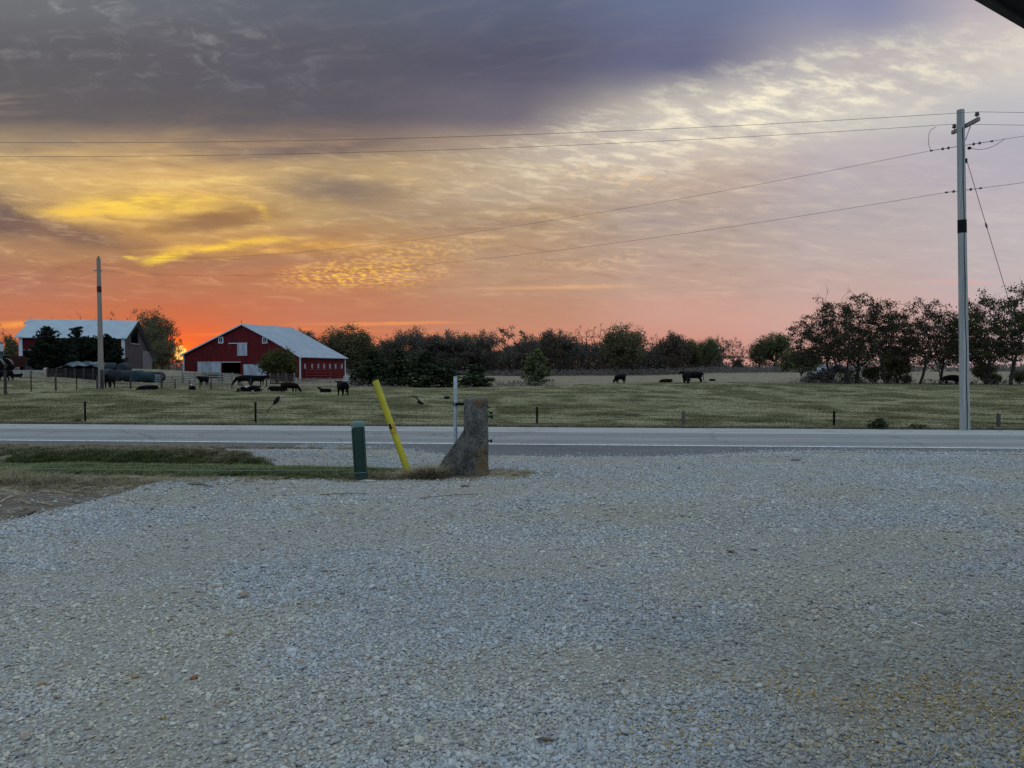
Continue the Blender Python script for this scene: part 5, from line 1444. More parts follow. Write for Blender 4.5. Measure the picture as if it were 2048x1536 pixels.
# far tree line (heights are normalised to 14 m)
far = [broadleaf(1, 14, 5.2, 'brown', per=15, lsize=.28, kids=(5, 5), fill=1100, fz=.15, gap=.46), broadleaf(2, 14, 4.6, 'olive', per=15, lsize=.28, kids=(5, 5), fill=1100, fz=.15, gap=.46),
       grown_tree(3, 14, 4.6, .3, 'grey', per=3, lsize=.26, lspread=.3, clump=.5, r1=.042, bark=M_bark, n_attr=420, kill=.7, depth=2), broadleaf(4, 14, 4.2, 'rust', per=15, lsize=.28, kids=(5, 5), fill=1100, fz=.12, gap=.45),
       broadleaf(5, 14, 4.6, 'green', per=14, lsize=.28, kids=(5, 5), fill=1000, fz=.2, gap=.45), grown_tree(6, 14, 6.4, .28, 'brown', per=9, lsize=.34, lspread=.35, zs=.7, clump=.40, r1=.036, n_attr=420, kill=.75, depth=2)]
FARG = 'trees of the far tree line'
FT = [  # px, top, base, dist, proto, width, label
 (612, 664, 748, 215, 3, .8, 'rusty tree peeping over the red barn roof end'),
 (650, 676, 749, 220, 1, 1.0, 'olive tree rising just beyond the barn side wall'),
 (704, 656, 749, 222, 1, 1.15, 'tall olive crowned tree between barn and yellow bollard'),
 (742, 676, 749, 228, 2, .8, 'thin bare tree next to the tall olive crowned one'),
 (770, 672, 749, 226, 2, .8, 'leafless grey tree above the tip of the yellow bollard'),
 (800, 668, 750, 230, 0, .8, 'brown tree with narrow crown behind the slim cedar'),
 (832, 661, 750, 222, 0, .95, 'brown rounded tree above the widest cedar'),
 (868, 672, 750, 226, 3, .9, 'dark rust tree behind the widest cedar'),
 (905, 667, 750, 224, 0, 1.05, 'full dark brown tree above the steel pipe'),
 (942, 669, 750, 230, 4, .9, 'dark green tree over the low spreading cedar'),
 (972, 668, 750, 226, 0, .85, 'brown tree left of the open lacy crown'),
 (1022, 650, 750, 220, 5, .95, 'tall tree with open lacy crown, highest above the gate post'),
 (1062, 676, 750, 230, 0, .75, 'short brown tree at the foot of the lacy crowned one'),
 (1098, 664, 750, 222, 3, .85, 'dark rust tree above the pale green cedar'),
 (1130, 667, 750, 226, 0, .8, 'dense brown tree next along from the pale green cedar'),
 (1165, 656, 749, 224, 2, .8, 'bare twiggy tree, first of the wispy pair in the wood'),
 (1207, 652, 748, 222, 2, .85, 'bare twiggy tree, taller of the wispy pair in the wood'),
 (1250, 654, 748, 218, 1, 1.05, 'broad greenish tree behind the grazing lone cow'),
 (1282, 668, 747, 224, 2, .8, 'grey leafless tree past the broad greenish one'),
 (1312, 672, 746, 226, 2, .9, 'grey leafless tree behind the small lying calf'),
 (1347, 669, 745, 222, 3, 1.0, 'rust brown domed tree close behind the pair of bulls'),
 (1385, 680, 744, 226, 4, .8, 'dark green low tree right above the standing bulls'),
 (1415, 677, 743, 222, 4, .75, 'dark green narrow tree at the end of the dense wood'),
 (1441, 675, 743, 224, 5, .6, 'slim see-through tree, first of two standing free'),
 (1467, 675, 743, 226, 5, .65, 'slim see-through tree, second of two standing free'),
 (1478, 716, 742, 230, 0, .9, 'small bushy tree at the foot of the free-standing slim pair'),
 (1520, 682, 741, 236, 1, .85, 'light green tree, smaller of the lone pair on the horizon'),
 (1549, 668, 741, 236, 4, 1.15, 'light green tree, larger of the lone pair on the horizon'),
 (1582, 712, 741, 232, 0, 1.0, 'low brown scrub tree between lone pair and locust grove'),
]
FT[10] = (*FT[10][:6], 'brown tree squeezed between the dark green and lacy crowns')
for (px, pt, pb_, Y, k, w, lab) in FT:
    place(far[k], px, pb_, Y, 12.6, pt, w * 14 * F / Y / (pb_ - pt) * 1.0 if False else w * 1.25, lab, 'tree', FARG)
# the shaded wood behind them, one mass
r = np.random.default_rng(77); N = 15000
pxs = r.uniform(600, 1440, N); Ys = r.uniform(236, 262, N)
hh = 10.5 * (0.55 + 0.6 * vnoise(pxs / 34, pxs * 0 + 1, 7)) * np.where(pxs < 760, 0.85, 1) * np.where(pxs > 1250, .9, 1)
Xs = (pxs - 1024) / F * Ys; zsN = ground(Xs, Ys) + hh * r.random(N) ** 0.9
me_o = leaves(78, np.stack([Xs, Ys, zsN], -1), 11, 0.75, 0.45, LM['brown'], None, 'woodland_mass')
tag(me_o, 'shaded wood massed behind the far row of trees', 'wood', kind='stuff')
N = 4500; pxs = r.uniform(600, 1600, N); Ys = r.uniform(205, 232, N); Xs = (pxs - 1024) / F * Ys
zsN = ground(Xs, Ys) + 1.5 * r.random(N) * np.where(pxs > 1440, .7, 1.0)
me_o = leaves(79, np.stack([Xs, Ys, zsN], -1), 6, 0.5, 0.34, LM['grey'], None, 'undergrowth')
tag(me_o, 'brushy undergrowth along the foot of the far trees', 'undergrowth', kind='stuff')
N = 9000; pxs = np.concatenate([r.uniform(-900, 620, 5000), r.uniform(1420, 3000, 4000)]); Ys = r.uniform(330, 380, N); Xs = (pxs - 1024) / F * Ys
hz_ = np.where(pxs < 700, 7.5, 5.0) * (0.5 + 0.6 * vnoise(pxs / 60, pxs * 0, 17))
zsN = ground(Xs, Ys) + hz_ * r.random(N)
me_o = leaves(80, np.stack([Xs, Ys, zsN], -1), 6, 1.0, 0.8, LM['grey'], None, 'horizon_wood')
tag(me_o, 'low distant woods along the horizon', 'wood', kind='stuff')

# cedars before the wood
ced = [conifer(11, 5, 1.9, 'cedar', 0.8), conifer(12, 5, 2.3, 'cedar', 0.7, nw=18), conifer(13, 5, 1.5, 'cedar', 1.0)]
CG = 'cedars at the far side of the pasture'
for (px, pt, pb_, Y, k, w, lab) in [
 (748, 698, 772, 92, 0, 1.3, 'dark cedar nearest the white gate'), (716, 722, 768, 97, 2, 1.4, 'small dark cedar in the gap beside the white gate'),
 (796, 694, 774, 88, 2, 1.2, 'slim dark cedar on a bare trunk'), (850, 700, 775, 86, 1, 1.4, 'widest dark cedar standing behind the yellow bollard'),
 (892, 722, 775, 88, 0, 1.35, 'lower dark cedar between the widest one and the pipe'), (948, 728, 776, 85, 1, 1.7, 'low spreading black cedar seen past the steel pipe'),
 (1074, 696, 772, 92, 0, 1.0, 'paler green cedar standing alone in the stubble'), (772, 735, 770, 95, 2, 1.5, 'squat cedar filling the gap behind the slim one')]:
    o = place(ced[k], px, pb_, Y, 5, pt, w, lab, 'cedar', CG)
for o in [q for q in bpy.data.objects if q.get('label', '').startswith('paler green')]:
    for ch in o.children:
        if ch.name.startswith('crown'): ch.data = ch.data.copy(); ch.data.materials[0] = LM['green']
# pines before the shed
pin = [conifer(31, 8, 2.6, 'pine', 0.95, nw=20, per=13, size=.24, tuftup=.55, low=.04, spread=.15), conifer(32, 8, 2.7, 'pine', 0.9, nw=18, per=13, size=.24, tuftup=.6, low=.04, spread=.15),
       conifer(33, 6, 2.6, 'pine', 0.5, nw=20, per=26, size=.26, tuftup=.3, low=.03, spread=.25)]
PG = 'pines in front of the hay shed'
place(pin[0], 95, 748, 99, 8, 648, 1.05, 'tallest black pine, before the shed bay near the tractor', 'pine', PG)
place(pin[1], 157, 748, 98, 8, 652, 1.05, 'black pine in the middle of the shed front', 'pine', PG)
place(pin[0], 214, 748, 100, 8, 664, 1.1, 'black pine behind the distant utility pole', 'pine', PG)
place(pin[2], 125, 750, 101, 6, 680, 1.35, 'low black pine filling the gap of the shed front', 'pine', PG)
place(pin[2], 185, 750, 101, 6, 676, 1.3, 'low black pine between the middle pine and the distant pole', 'pine', PG)
place(pin[2], 82, 750, 100, 6, 690, 1.0, 'low black pine at the foot of the tallest one', 'pine', PG)
place(pin[2], 228, 750, 101, 6, 684, .8, 'low black pine by the white shed corner post', 'pine', PG)
# leafy small tree by the barn
bt = broadleaf(41, 5, 2.5, 'spring', fork=.24, nmain=7, levels=2, kids=(6, 6), per=9, lsize=.22, lspread=.30, elev=(5, 60), upw=.15)
place(bt, 553, 772, 106, 5, 692, 0.92, 'leafy yellow-green small tree standing before the barn doors', 'tree', None)
# trees behind the shed
bg = [broadleaf(51, 15, 6.0, 'olive', per=16, lsize=.27, kids=(6, 5), fork=.2, fill=1300, fz=.05, gap=.40), grown_tree(52, 15, 6, .25, 'rust', per=7, lsize=.34, lspread=.4, clump=.44, zs=.7, r1=.020, n_attr=420, kill=.75),
      grown_tree(53, 15, 6, .3, None, r1=.020, bark=M_bark, n_attr=420, kill=.75), broadleaf(54, 15, 5.6, 'olive', per=10, lsize=.40, kids=(6, 5), fork=.15, fill=1000, fz=.03, gap=.36)]
BGG = 'trees behind the farm buildings'
for (px, pt, pb_, Y, k, w, lab) in [
 (306, 612, 742, 146, 0, .82, 'large olive tree between the shed and the barn'), (338, 640, 742, 142, 1, .75, 'thin-leaved tree beside the setting sun'),
 (228, 618, 742, 156, 1, .42, 'small round tree top just over the shed ridge by the pole'), (268, 612, 742, 150, 1, .62, 'sparse tree top over the shed gable'),
 (284, 650, 742, 140, 3, .8, 'green tree pressed against the shed gable'), (326, 672, 744, 138, 0, .85, 'dense low tree in the gap beside the barn corner'),
 (148, 612, 742, 172, 2, .8, 'bare winter tree over the middle of the shed roof'), (112, 624, 742, 175, 2, .7, 'bare winter tree over the shed ridge between the pines'),
 (60, 624, 742, 170, 2, .7, 'bare winter tree over the hooded end of the shed roof'), (188, 628, 742, 178, 2, .7, 'faint bare tree over the shed ridge next to the distant pole'),
 (22, 668, 744, 132, 3, .62, 'dense green tree at the shed end, behind the wagon'), (2, 640, 744, 140, 1, .55, 'thin rusty tree behind the grain bin'),
 (548, 640, 748, 170, 2, .8, 'bare tree showing over the barn ridge'), (580, 646, 748, 176, 2, .7, 'bare tree showing over the barn roof slope'), (352, 690, 746, 150, 1, .55, 'low twiggy tree right in front of the sunset glow')]:
    place(bg[k], px, pb_, Y, 15, pt, w, lab, 'tree', BGG)
# locust grove
loc = [grown_tree(61, 12, 7.4, .17, 'locust', per=27, lsize=.17, lspread=.33, clump=.37, r1=.021), grown_tree(62, 12, 5.0, .25, 'locust', per=27, lsize=.17, lspread=.33, clump=.36, r1=.021, n_attr=420),
       grown_tree(63, 12, 6.4, .22, 'locust2', per=30, lsize=.17, lspread=.34, clump=.35, r1=.022, n_attr=520), grown_tree(64, 12, 7.2, .12, 'locust', per=26, lsize=.16, lspread=.3, clump=.42, r1=.017, top_bare=.84, ntr=3, n_attr=700)]
LG = 'thorny locust trees of the grove'
for (px, pt, pb_, Y, k, w, lab) in [
 (1690, 584, 768, 88, 3, 1.0, 'nearly bare locust with a pale twiggy top, outermost of the grove'), (1712, 588, 768, 90, 0, 1.0, 'widest dark locust with low spreading limbs'),
 (1660, 620, 766, 92, 0, .72, 'leaning locust reaching out over the open stubble'), (1772, 590, 769, 89, 1, .95, 'upright locust with clean dark trunk'),
 (1838, 586, 769, 90, 1, .95, 'locust left of the utility pole with a ragged top'), (1880, 600, 769, 93, 0, .7, 'locust arching over the cow beside the utility pole'),
 (1972, 598, 769, 89, 0, .85, 'locust just past the utility pole with a bent trunk'), (2022, 562, 769, 86, 2, .9, 'tallest green-tinged locust by the guy wire'),
 (2085, 570, 769, 88, 2, .85, 'thick-trunked locust cut by the picture edge'), (1925, 612, 768, 97, 2, .75, 'greenish locust hidden behind the utility pole')]:
    if lab.startswith('locust left'): lab = 'locust with ragged top next to the arching one'
    place(loc[k], px, pb_, Y, 11.2, pt, w, lab, 'tree', LG)
sb_ = [broadleaf(71, 4, 2.6, 'green', fork=.1, nmain=7, levels=2, kids=(5, 5), per=9, lsize=.26, lspread=.32), broadleaf(72, 2.2, 2.6, 'grey', fork=.06, nmain=8, levels=2, kids=(5, 5), per=3, lsize=.16, lspread=.2, elev=(5, 50)),
       broadleaf(73, 4, 2.4, 'olive', fork=.1, nmain=7, levels=2, kids=(5, 5), per=8, lsize=.24, lspread=.32)]
SG = 'bushes under the grove'
for (px, pt, pb_, Y, k, w, lab) in [
 (1602, 698, 764, 140, 0, 1.0, 'rounded dark green bush just outside the grove'), (1640, 738, 768, 90, 1, 1.1, 'tangled brush heap at the grove edge'),
 (1672, 728, 768, 91, 1, 1.0, 'grey twiggy bush under the widest locust'), (1740, 728, 769, 94, 0, .8, 'dark green bush between the first locust trunks'),
 (1795, 690, 769, 95, 2, .6, 'tall olive bush beside the upright locust'), (1815, 748, 769, 92, 2, .7, 'low olive bush at the foot of the tall one'),
 (1968, 715, 769, 97, 2, .7, 'yellowish olive bush past the utility pole'), (1990, 745, 769, 94, 0, .8, 'low dark bush by the bent locust trunk'), (2040, 738, 769, 95, 0, .8, 'dark bush under the tallest locust')]:
    place(sb_[k], px, pb_, Y, 4 if k != 1 else 2.2, pt, w, lab, 'bush', SG)
# scrub and weeds
N = 700; pxs = np.concatenate([r.uniform(690, 1110, 400), r.uniform(1580, 2100, 300)]); Ys = r.uniform(84, 98, N); Xs = (pxs - 1024) / F * Ys
zsN = ground(Xs, Ys) + 0.55 * r.random(N) ** 1.5
me_o = leaves(81, np.stack([Xs, Ys, zsN], -1), 5, 0.22, 0.13, LM['grey'], None, 'scrub', elong=2.2)
tag(me_o, 'dry weeds and brambles around the cedars and grove', 'scrub', kind='stuff')
# dark prickly bush and yellowing weeds by the roadside fence
def weed(name, px, py, Y, H, W, leaf, seed, per, label, cat, lsize=.07):
    o = broadleaf(seed, H, W, leaf, fork=.12, nmain=7, levels=2, kids=(4, 4), per=per, lsize=lsize, lspread=.06, elev=(10, 70), r0=.02)
    for ch in o.children:
        if ch.name.startswith('trunk'): pass
    p = at(px, py, Y); o.location = (p[0], p[1], gz(p[0], p[1]) - 0.03); o.name = name
    return tag(o, label, cat)
weed('weed', 1757, 853, 24.95, 0.34, 0.30, 'cedar', 91, 3, 'dark wilted weed clump at the road edge', 'weed')
weed('weed', 1838, 855, 24.95, 0.20, 0.42, 'spring', 92, 2, 'yellow-green weed clump between dark clump and pole', 'weed')
weed('weed', 155, 838, 32, 0.5, 0.25, 'green', 93, 3, 'small green weed by the first roadside fence stake', 'weed')

# ------------------------------------------------------------------ white farmhouse glimpsed through the grove
p = at(1632, 742, 205); p[2] = gz(p[0], 205)
hs = thing('farmhouse', 'distant white farmhouse glimpsed between the grove trunks', 'house', p)
mb = MB(); mb.box((0, 0, 0.9), (4.2, 5, 1.8)); mb.build('wall', M_white, hs)
mb = MB(); mb.hexa([(-2.4, -2.8, 1.8), (2.4, -2.8, 1.8), (2.4, 0, 2.8), (-2.4, 0, 2.8)], [(-2.4, 2.8, 1.8), (2.4, 2.8, 1.8), (2.4, 0.01, 2.8), (-2.4, 0.01, 2.8)]); mb.build('roof', smat('shingle', (0.12, 0.12, 0.13), 0.8), hs)
for x in (-1.2, 0.9):
    mb = MB(); mb.box((x, -2.53, 0.95), (.8, .06, .9)); mb.build('window', M_dark, hs)

# ------------------------------------------------------------------ cattle
def cow_mesh(name, pose):
    N = []; Ed = []
    def chain(pts, start=None):
        prev = start
        for (x, y, z, rr) in pts:
            N.append((x, y, z, rr * 1.12)); i = len(N) - 1
            if prev is not None: Ed.append((prev, i))
            prev = i
        return prev
    dz = -0.60 if pose.startswith('lying') else 0.0
    chain([(-0.70, 0, 1.03 + dz, .31)]); pel = 0
    rib = chain([(-0.30, 0, 0.96 + dz, .37), (0.12, 0, 0.94 + dz, .38), (0.50, 0, 0.96 + dz, .36)], pel); chest = rib
    if pose == 'standing': chain([(0.86, 0, 1.08, .25), (1.10, 0, 1.20, .17), (1.30, 0, 1.27, .14), (1.50, 0, 1.15, .10), (1.64, 0, 1.06, .085)], chest); hd = (1.27, 1.33)
    elif pose == 'grazing': chain([(0.84, 0, 0.90, .25), (1.08, 0, 0.62, .16), (1.24, 0, 0.40, .135), (1.34, 0, 0.22, .10), (1.40, 0, 0.08, .085)], chest); hd = (1.20, 0.47)
    elif pose == 'lying_head_up': chain([(0.80, 0, 0.58, .24), (0.98, 0, 0.80, .16), (1.14, 0, 0.92, .135), (1.32, 0, 0.84, .10), (1.44, 0, 0.77, .08)], chest); hd = (1.12, 0.99)
    else: chain([(0.82, 0.05, 0.42, .23), (1.02, 0.2, 0.34, .16), (1.16, 0.40, 0.26, .13), (1.18, 0.58, 0.16, .10), (1.18, 0.68, 0.10, .08)], chest); hd = (1.16, 0.40)
    rump = chain([(-0.98, 0, 1.08 + dz, .22)], pel)
    if pose.startswith('lying'):
        chain([(-1.14, 0.08, 0.36, .05), (-1.16, 0.16, 0.12, .035), (-1.05, 0.3, 0.05, .05)], rump)
        for s in (-1, 1):
            chain([(0.56, s * .26, 0.20, .14), (0.86, s * .22, 0.09, .075), (0.62, s * .2, 0.06, .06), (0.54, s * .2, 0.05, .05)], chest)
            chain([(-0.62, s * .34, 0.26, .19), (-0.22, s * .42, 0.13, .11), (-0.58, s * .46, 0.08, .07), (-0.30, s * .5, 0.06, .055)], pel)
    else:
        chain([(-1.13, 0, 0.98, .05), (-1.17, 0, 0.68, .03), (-1.17, 0, 0.45, .045), (-1.16, 0, 0.34, .03)], rump)
        off = 0.10
        for s in (-1, 1):
            o_ = off * s
            chain([(0.54 + o_, s * .20, 0.68, .13), (0.57 + o_, s * .19, 0.42, .075), (0.55 + o_, s * .19, 0.12, .055), (0.60 + o_, s * .19, 0.03, .062)], chest)
            chain([(-0.80 + o_ * .6, s * .21, 0.74, .18), (-0.70 + o_, s * .20, 0.58, .11), (-0.90 + o_, s * .20, 0.40, .07), (-0.86 + o_, s * .20, 0.12, .055), (-0.81 + o_, s * .20, 0.03, .062)], pel)
    me = bpy.data.meshes.new(name); me.from_pydata([n[:3] for n in N], Ed, [])
    o = bpy.data.objects.new(name, me); COL.objects.link(o)
    sk = o.modifiers.new('skin', 'SKIN'); sk.use_smooth_shade = True
    lay = me.skin_vertices[0].data if me.skin_vertices else None
    if lay is None:
        bm = bmesh.new(); bm.from_mesh(me); bm.verts.layers.skin.verify(); bm.to_mesh(me); bm.free(); lay = me.skin_vertices[0].data
    for i, n in enumerate(N): lay[i].radius = (n[3], n[3]); lay[i].use_root = (i == 0)
    sb2 = o.modifiers.new('sub', 'SUBSURF'); sb2.levels = 2; sb2.render_levels = 2
    dg = bpy.context.evaluated_depsgraph_get(); dg.update()
    ev = bpy.data.meshes.new_from_object(o.evaluated_get(dg)); bpy.data.objects.remove(o)
    # ears join the same body mesh
    bm = bmesh.new(); bm.from_mesh(ev)
    hy = 0.40 if pose == 'lying_flat' else 0.0
    for s in (-1, 1):
        M = Matrix.Translation((hd[0], hy + s * .22, hd[1] - .04)) @ Matrix.Rotation(R(20 * s), 4, 'X') @ Matrix.Diagonal((.05, .13, .075, 1))
        bmesh.ops.create_icosphere(bm, subdivisions=2, radius=1, matrix=M)
    bm.to_mesh(ev); bm.free(); ev.polygons.foreach_set('use_smooth', [True] * len(ev.polygons))
    return ev
def hide(name, base, patch=None, thr=0.55, face=False):
    m, b = new_mat(name); P = texcoord('Object'); n1 = noise(P, 3, 4, 0.6)
    c = mix(ss(n1, 0.35, 0.7), tuple(k * .6 for k in base), tuple(k * 1.4 for k in base))
    if patch:
        x_, y_, z_ = sep(P)
        f = ss(noise(vmath('ADD', P, (4.1, 2.2, 0.3)), 1.6, 3, 0.5), thr, thr + .04)
        if face: f = ss(x_, 1.02, 1.12)
        c = mix(f, c, patch)
    E.put(b.inputs['Base Color'], c); b.inputs['Roughness'].default_value = 0.85; b.inputs['Specular IOR Level'].default_value = 0.06; return m
H_black = hide('black_hide', (0.005, 0.005, 0.0055)); H_brown = hide('dark_brown_hide', (0.010, 0.005, 0.0035)); H_face = hide('white_faced_hide', (0.004, 0.004, 0.004), (0.30, 0.29, 0.28), face=True)
H_patch = hide('patched_hide', (0.004, 0.004, 0.004), (0.30, 0.29, 0.27), thr=0.60)
CM = {}
def cow(px, py, Yd, pose, ang, s, hidem, label):
    key = (pose, hidem.name)
    if key not in CM:
        me = CM.get(pose)
        if me is None: me = CM[pose] = cow_mesh('cow', pose)
        me = me.copy(); me.materials.clear(); me.materials.append(hidem); CM[key] = me
    o = bpy.data.objects.new('cow', CM[key]); COL.objects.link(o)
    p = foot(px, py) if Yd is None else at(px, py, Yd)
    z = gz(p[0], p[1]) - 0.02
    o.location = (p[0], p[1], z); o.rotation_euler = (0, 0, R(ang)); o.scale = (s, s, s)
    return tag(o, label, 'cow', 'cattle in the pasture')
# ang: 0 faces along +x (towards the picture's right), 180 the other way, -90 towards the road
cow(6, 763, None, 'standing', 180, 0.95, H_black, 'black cow cut by the picture edge, standing by the tractor')
cow(34, 754, 90, 'lying_head_up', 5, 0.62, H_face, 'white-faced black calf lying before the wagon')
cow(219, 776, None, 'standing', -80, 0.95, H_black, 'black cow facing the road beside the distant pole')
cow(296, 782, None, 'lying_flat', 200, 0.70, H_black, 'black calf curled up in the grass below the leaning gate')
cow(384, 781, None, 'lying_head_up', -70, 0.60, H_face, 'calf lying with raised head behind a thin fence stake')
cow(407, 771, 84, 'standing', -100, 0.80, H_black, 'black cow standing against the end of the board fence')
cow(428, 768, 101, 'standing', 175, 1.1, H_black, 'big black cow half hidden behind the board fence')
cow(488, 768, 88, 'grazing', 200, 0.95, H_black, 'black cow with lowered head before the white barn door')
cow(515, 766, 92, 'standing', 4, 0.95, H_black, 'black cow looking towards the small tree by the barn door')
cow(502, 785, None, 'lying_flat', 178, 0.88, H_patch, 'dark cow with pale rump stretched out on the grass')
cow(555, 783, None, 'lying_flat', 20, 0.72, H_black, 'black calf lying beside the grazing brown cow')
cow(580, 786, None, 'grazing', -6, 0.74, H_brown, 'dark brown cow grazing below the small tree')
cow(650, 785, None, 'lying_head_up', 172, 0.52, H_black, 'small black calf lying with raised head in mid pasture')
cow(685, 792, None, 'standing', 118, 0.93, H_black, 'black cow standing nearest the road, rump turned, looking to the barn')
cow(1240, 767, None, 'grazing', 222, 0.92, H_black, 'lone black cow grazing head down in mid pasture')
cow(1332, 766, None, 'lying_flat', 178, 0.66, H_brown, 'small dark calf lying near the two standing bulls')
cow(1373, 766, 79, 'grazing', 262, 1.02, H_black, 'black bull grazing head-on, overlapping its companion')
cow(1386, 765, 82, 'standing', 176, 0.98, H_black, 'black bull standing side-on behind the head-on one')
cow(1425, 762, None, 'lying_flat', 10, 0.42, H_black, 'tiny dark calf lying alone on the crest')
cow(1900, 770, 88, 'grazing', 190, 0.92, H_black, 'black cow grazing under the locusts beside the utility pole')
cow(1919, 770, 87, 'standing', 230, 0.85, H_black, 'black cow mostly hidden by the utility pole')

M_oldpost = smat('old_post', (0.075, 0.068, 0.06), 0.9, 0.35, 4, 0.4, stretch=(3, 3, 0.4))
# ------------------------------------------------------------------ fences
def fence_line(name, label, posts, wires, wr=0.006, spec=None):
    """posts: (px, pytop, pybase, Y, kind)"""
    p0 = at(*posts[0][:2], posts[0][3]); p0[2] = gz(p0[0], p0[1])
    root = thing(name, label, 'fence', p0); info = []
    for (px, pt, pb_, Y, kind) in posts:
        p = at(px, pt, Y); zb = min(gz(p[0], p[1]), p[2] - 0.5) - 0.1
        mb = MB(); q = p - p0; base = np.array([q[0] + random.uniform(-.02, .02), q[1], zb - p0[2]])
        if kind == 'wood':
            mb.tube([base, base * .5 + q * .5, q - np.array([0, 0, .02]), q], [.078, .076, .072, .055], 12); m = M_oldpost if posts[0][3] < 40 else M_darkwood
        elif kind == 'big': mb.tube([base, q], [.10, .09], 10); m = M_darkwood
        else:
            mb.box((base + q) / 2, (.085, .014, q[2] - base[2])); mb.box((base + q) / 2 + np.array([0, .030, 0]), (.012, .045, q[2] - base[2])); m = M_tpost
        mb.build('fence_post', m, root, smooth=kind != 'stake'); info.append((q, zb - p0[2]))
    info.sort(key=lambda k: k[0][0])
    for f in wires:
        mb = MB(); pts = []
        for q, zb in info: pts.append(np.array([q[0], q[1] - 0.05, q[2] * f + max(zb + .1, q[2] - 1.15) * (1 - f)]))
        pts = [pts[0] + (pts[0] - pts[1]) * .4] + pts + [pts[-1] + (pts[-1] - pts[-2]) * .6]
        mb.tube(pts, wr, 4); mb.build('wire', M_tpost, root)
    return root, info, p0
def roadY(px):
    a = (px - 1024) / F; s = 7.4; return (22.2 + s) / (1 + 0.0768 * a)
froot, info, fp0 = fence_line('roadside_fence', 'low woven wire fence on stakes across the road', [
  (-330, 806, 850, roadY(-330), 'stake'), (170, 803, 846, roadY(170), 'stake'), (511, 804, 846, roadY(511), 'stake'), (1074, 814, 852, roadY(1074), 'stake'),
  (1367, 822, 858, roadY(1367), 'wood'), (1668, 822, 858, roadY(1668), 'stake'), (1997, 827, 860, roadY(1997), 'wood'), (2300, 830, 860, roadY(2300), 'stake')],
  [0.96, 0.80, 0.62, 0.42, 0.2])
mb = MB()
for (qa, za_), (qb, zb_) in zip(info[:-1], info[1:]):
    nst = int(np.linalg.norm(qb - qa) / 0.3)
    for k in range(1, nst):
        t = k / nst; q = qa * (1 - t) + qb * t; lo = max(za_ + .1, qa[2] - 1.1) * (1 - t) + max(zb_ + .1, qb[2] - 1.1) * t
        mb.tube([(q[0], q[1] - .05, q[2] - 0.03), (q[0], q[1] - .05, lo)], 0.0022, 3, cap=False)
mb.build('wire_mesh', M_tpost, froot)
fence_line('pasture_fence', 'old wire fence of dark stakes below the farmyard', [
  (10, 740, 789, 50, 'big'), (62, 742, 782, 58, 'stake'), (111, 750, 782, 60, 'wood'), (153, 752, 780, 62, 'stake'), (194, 752, 780, 63, 'wood'), (229, 756, 781, 64, 'stake'),
  (261, 754, 781, 65, 'wood'), (323, 746, 781, 66, 'wood'), (350, 758, 781, 67, 'stake'), (379, 761, 780, 68, 'stake'), (400, 764, 781, 69, 'stake'), (422, 764, 783, 70, 'wood'), (464, 769, 783, 72, 'stake'),
  (484, 764, 780, 73, 'stake'), (501, 757, 776, 76, 'wood'), (533, 756, 775, 80, 'wood')], [0.95, 0.6], 0.006)
def board_fence(label, pa, pb2, ytop, npost, nb, hgt, mat=M_wood, name='board_fence'):
    a, c_ = at(pa[0], ytop[0], pa[1]), at(pb2[0], ytop[1], pb2[1]); root = thing(name, label, 'fence', a)
    za, zc = a[2], c_[2]; d = c_ - a; dl = np.hypot(d[0], d[1]); ang = math.atan2(d[1], d[0])
    for k in range(npost):
        t = k / (npost - 1); q = d * t; g = gz(a[0] + q[0], a[1] + q[1]) - a[2] - .3
        mb = MB(); mb.box((q[0], q[1] + .08, (q[2] + .12 + g) / 2), (.16, .14, q[2] + .12 - g), ang); mb.build('fence_post', M_wood, root)
    for k in range(nb):
        z = -hgt * (k + .35) / nb
        mb = MB(); mb.hexa([(0, -.02, z - .09), (d[0], d[1] - .02, d[2] + z - .09), (d[0], d[1] - .02, d[2] + z + .09), (0, -.02, z + .09)], [(0, .015, z - .09), (d[0], d[1] + .015, d[2] + z - .09), (d[0], d[1] + .015, d[2] + z + .09), (0, .015, z + .09)])
        mb.build('board', mat, root)
    return root
board_fence('grey board fence along the front of the barn', (364, 98), (464, 97), (746, 747), 5, 5, 1.5)
board_fence('low grey board fence linking shed yard and barn', (300, 96), (366, 98), (753, 752), 4, 3, 1.0)
board_fence('plank and wire fence below the barn side wall', (596, 106), (690, 108), (757, 757), 4, 2, 0.7)
board_fence('thin rail fence running from the white gate to the cedars', (716, 106), (800, 104), (755, 757), 4, 1, 0.4)
board_fence('slatted grey pen panel beneath the small tree', (540, 103), (588, 103), (748, 748), 4, 6, 1.75, M_darkwood)
def tube_gate(label, pxa, pxb, pt, pb_, Y, mat, cols, rows_, tilt=0, name='gate'):
    a = at(pxa, pb_, Y); w = (pxb - pxa) * Y / F; h = (pb_ - pt) * Y / F; mb = MB()
    for k in range(rows_ + 1): mb.tube([(0, 0, h * k / rows_), (w, 0, h * k / rows_ )], .035, 6)
    for k in range(cols + 1): mb.tube([(w * k / cols, 0, 0), (w * k / cols, 0, h)], .035, 6)
    o = mb.build(name, mat); o.location = a; o.rotation_euler = (0, R(tilt), 0); return tag(o, label, 'gate')
tube_gate('white tubular grid gate beside the barn corner', 688, 713, 752.5, 771, 104, M_white, 5, 4)
tube_gate('grey metal gate leaning before the wrapped bales', 288, 324, 749, 767, 90, M_galv, 3, 5, 3)

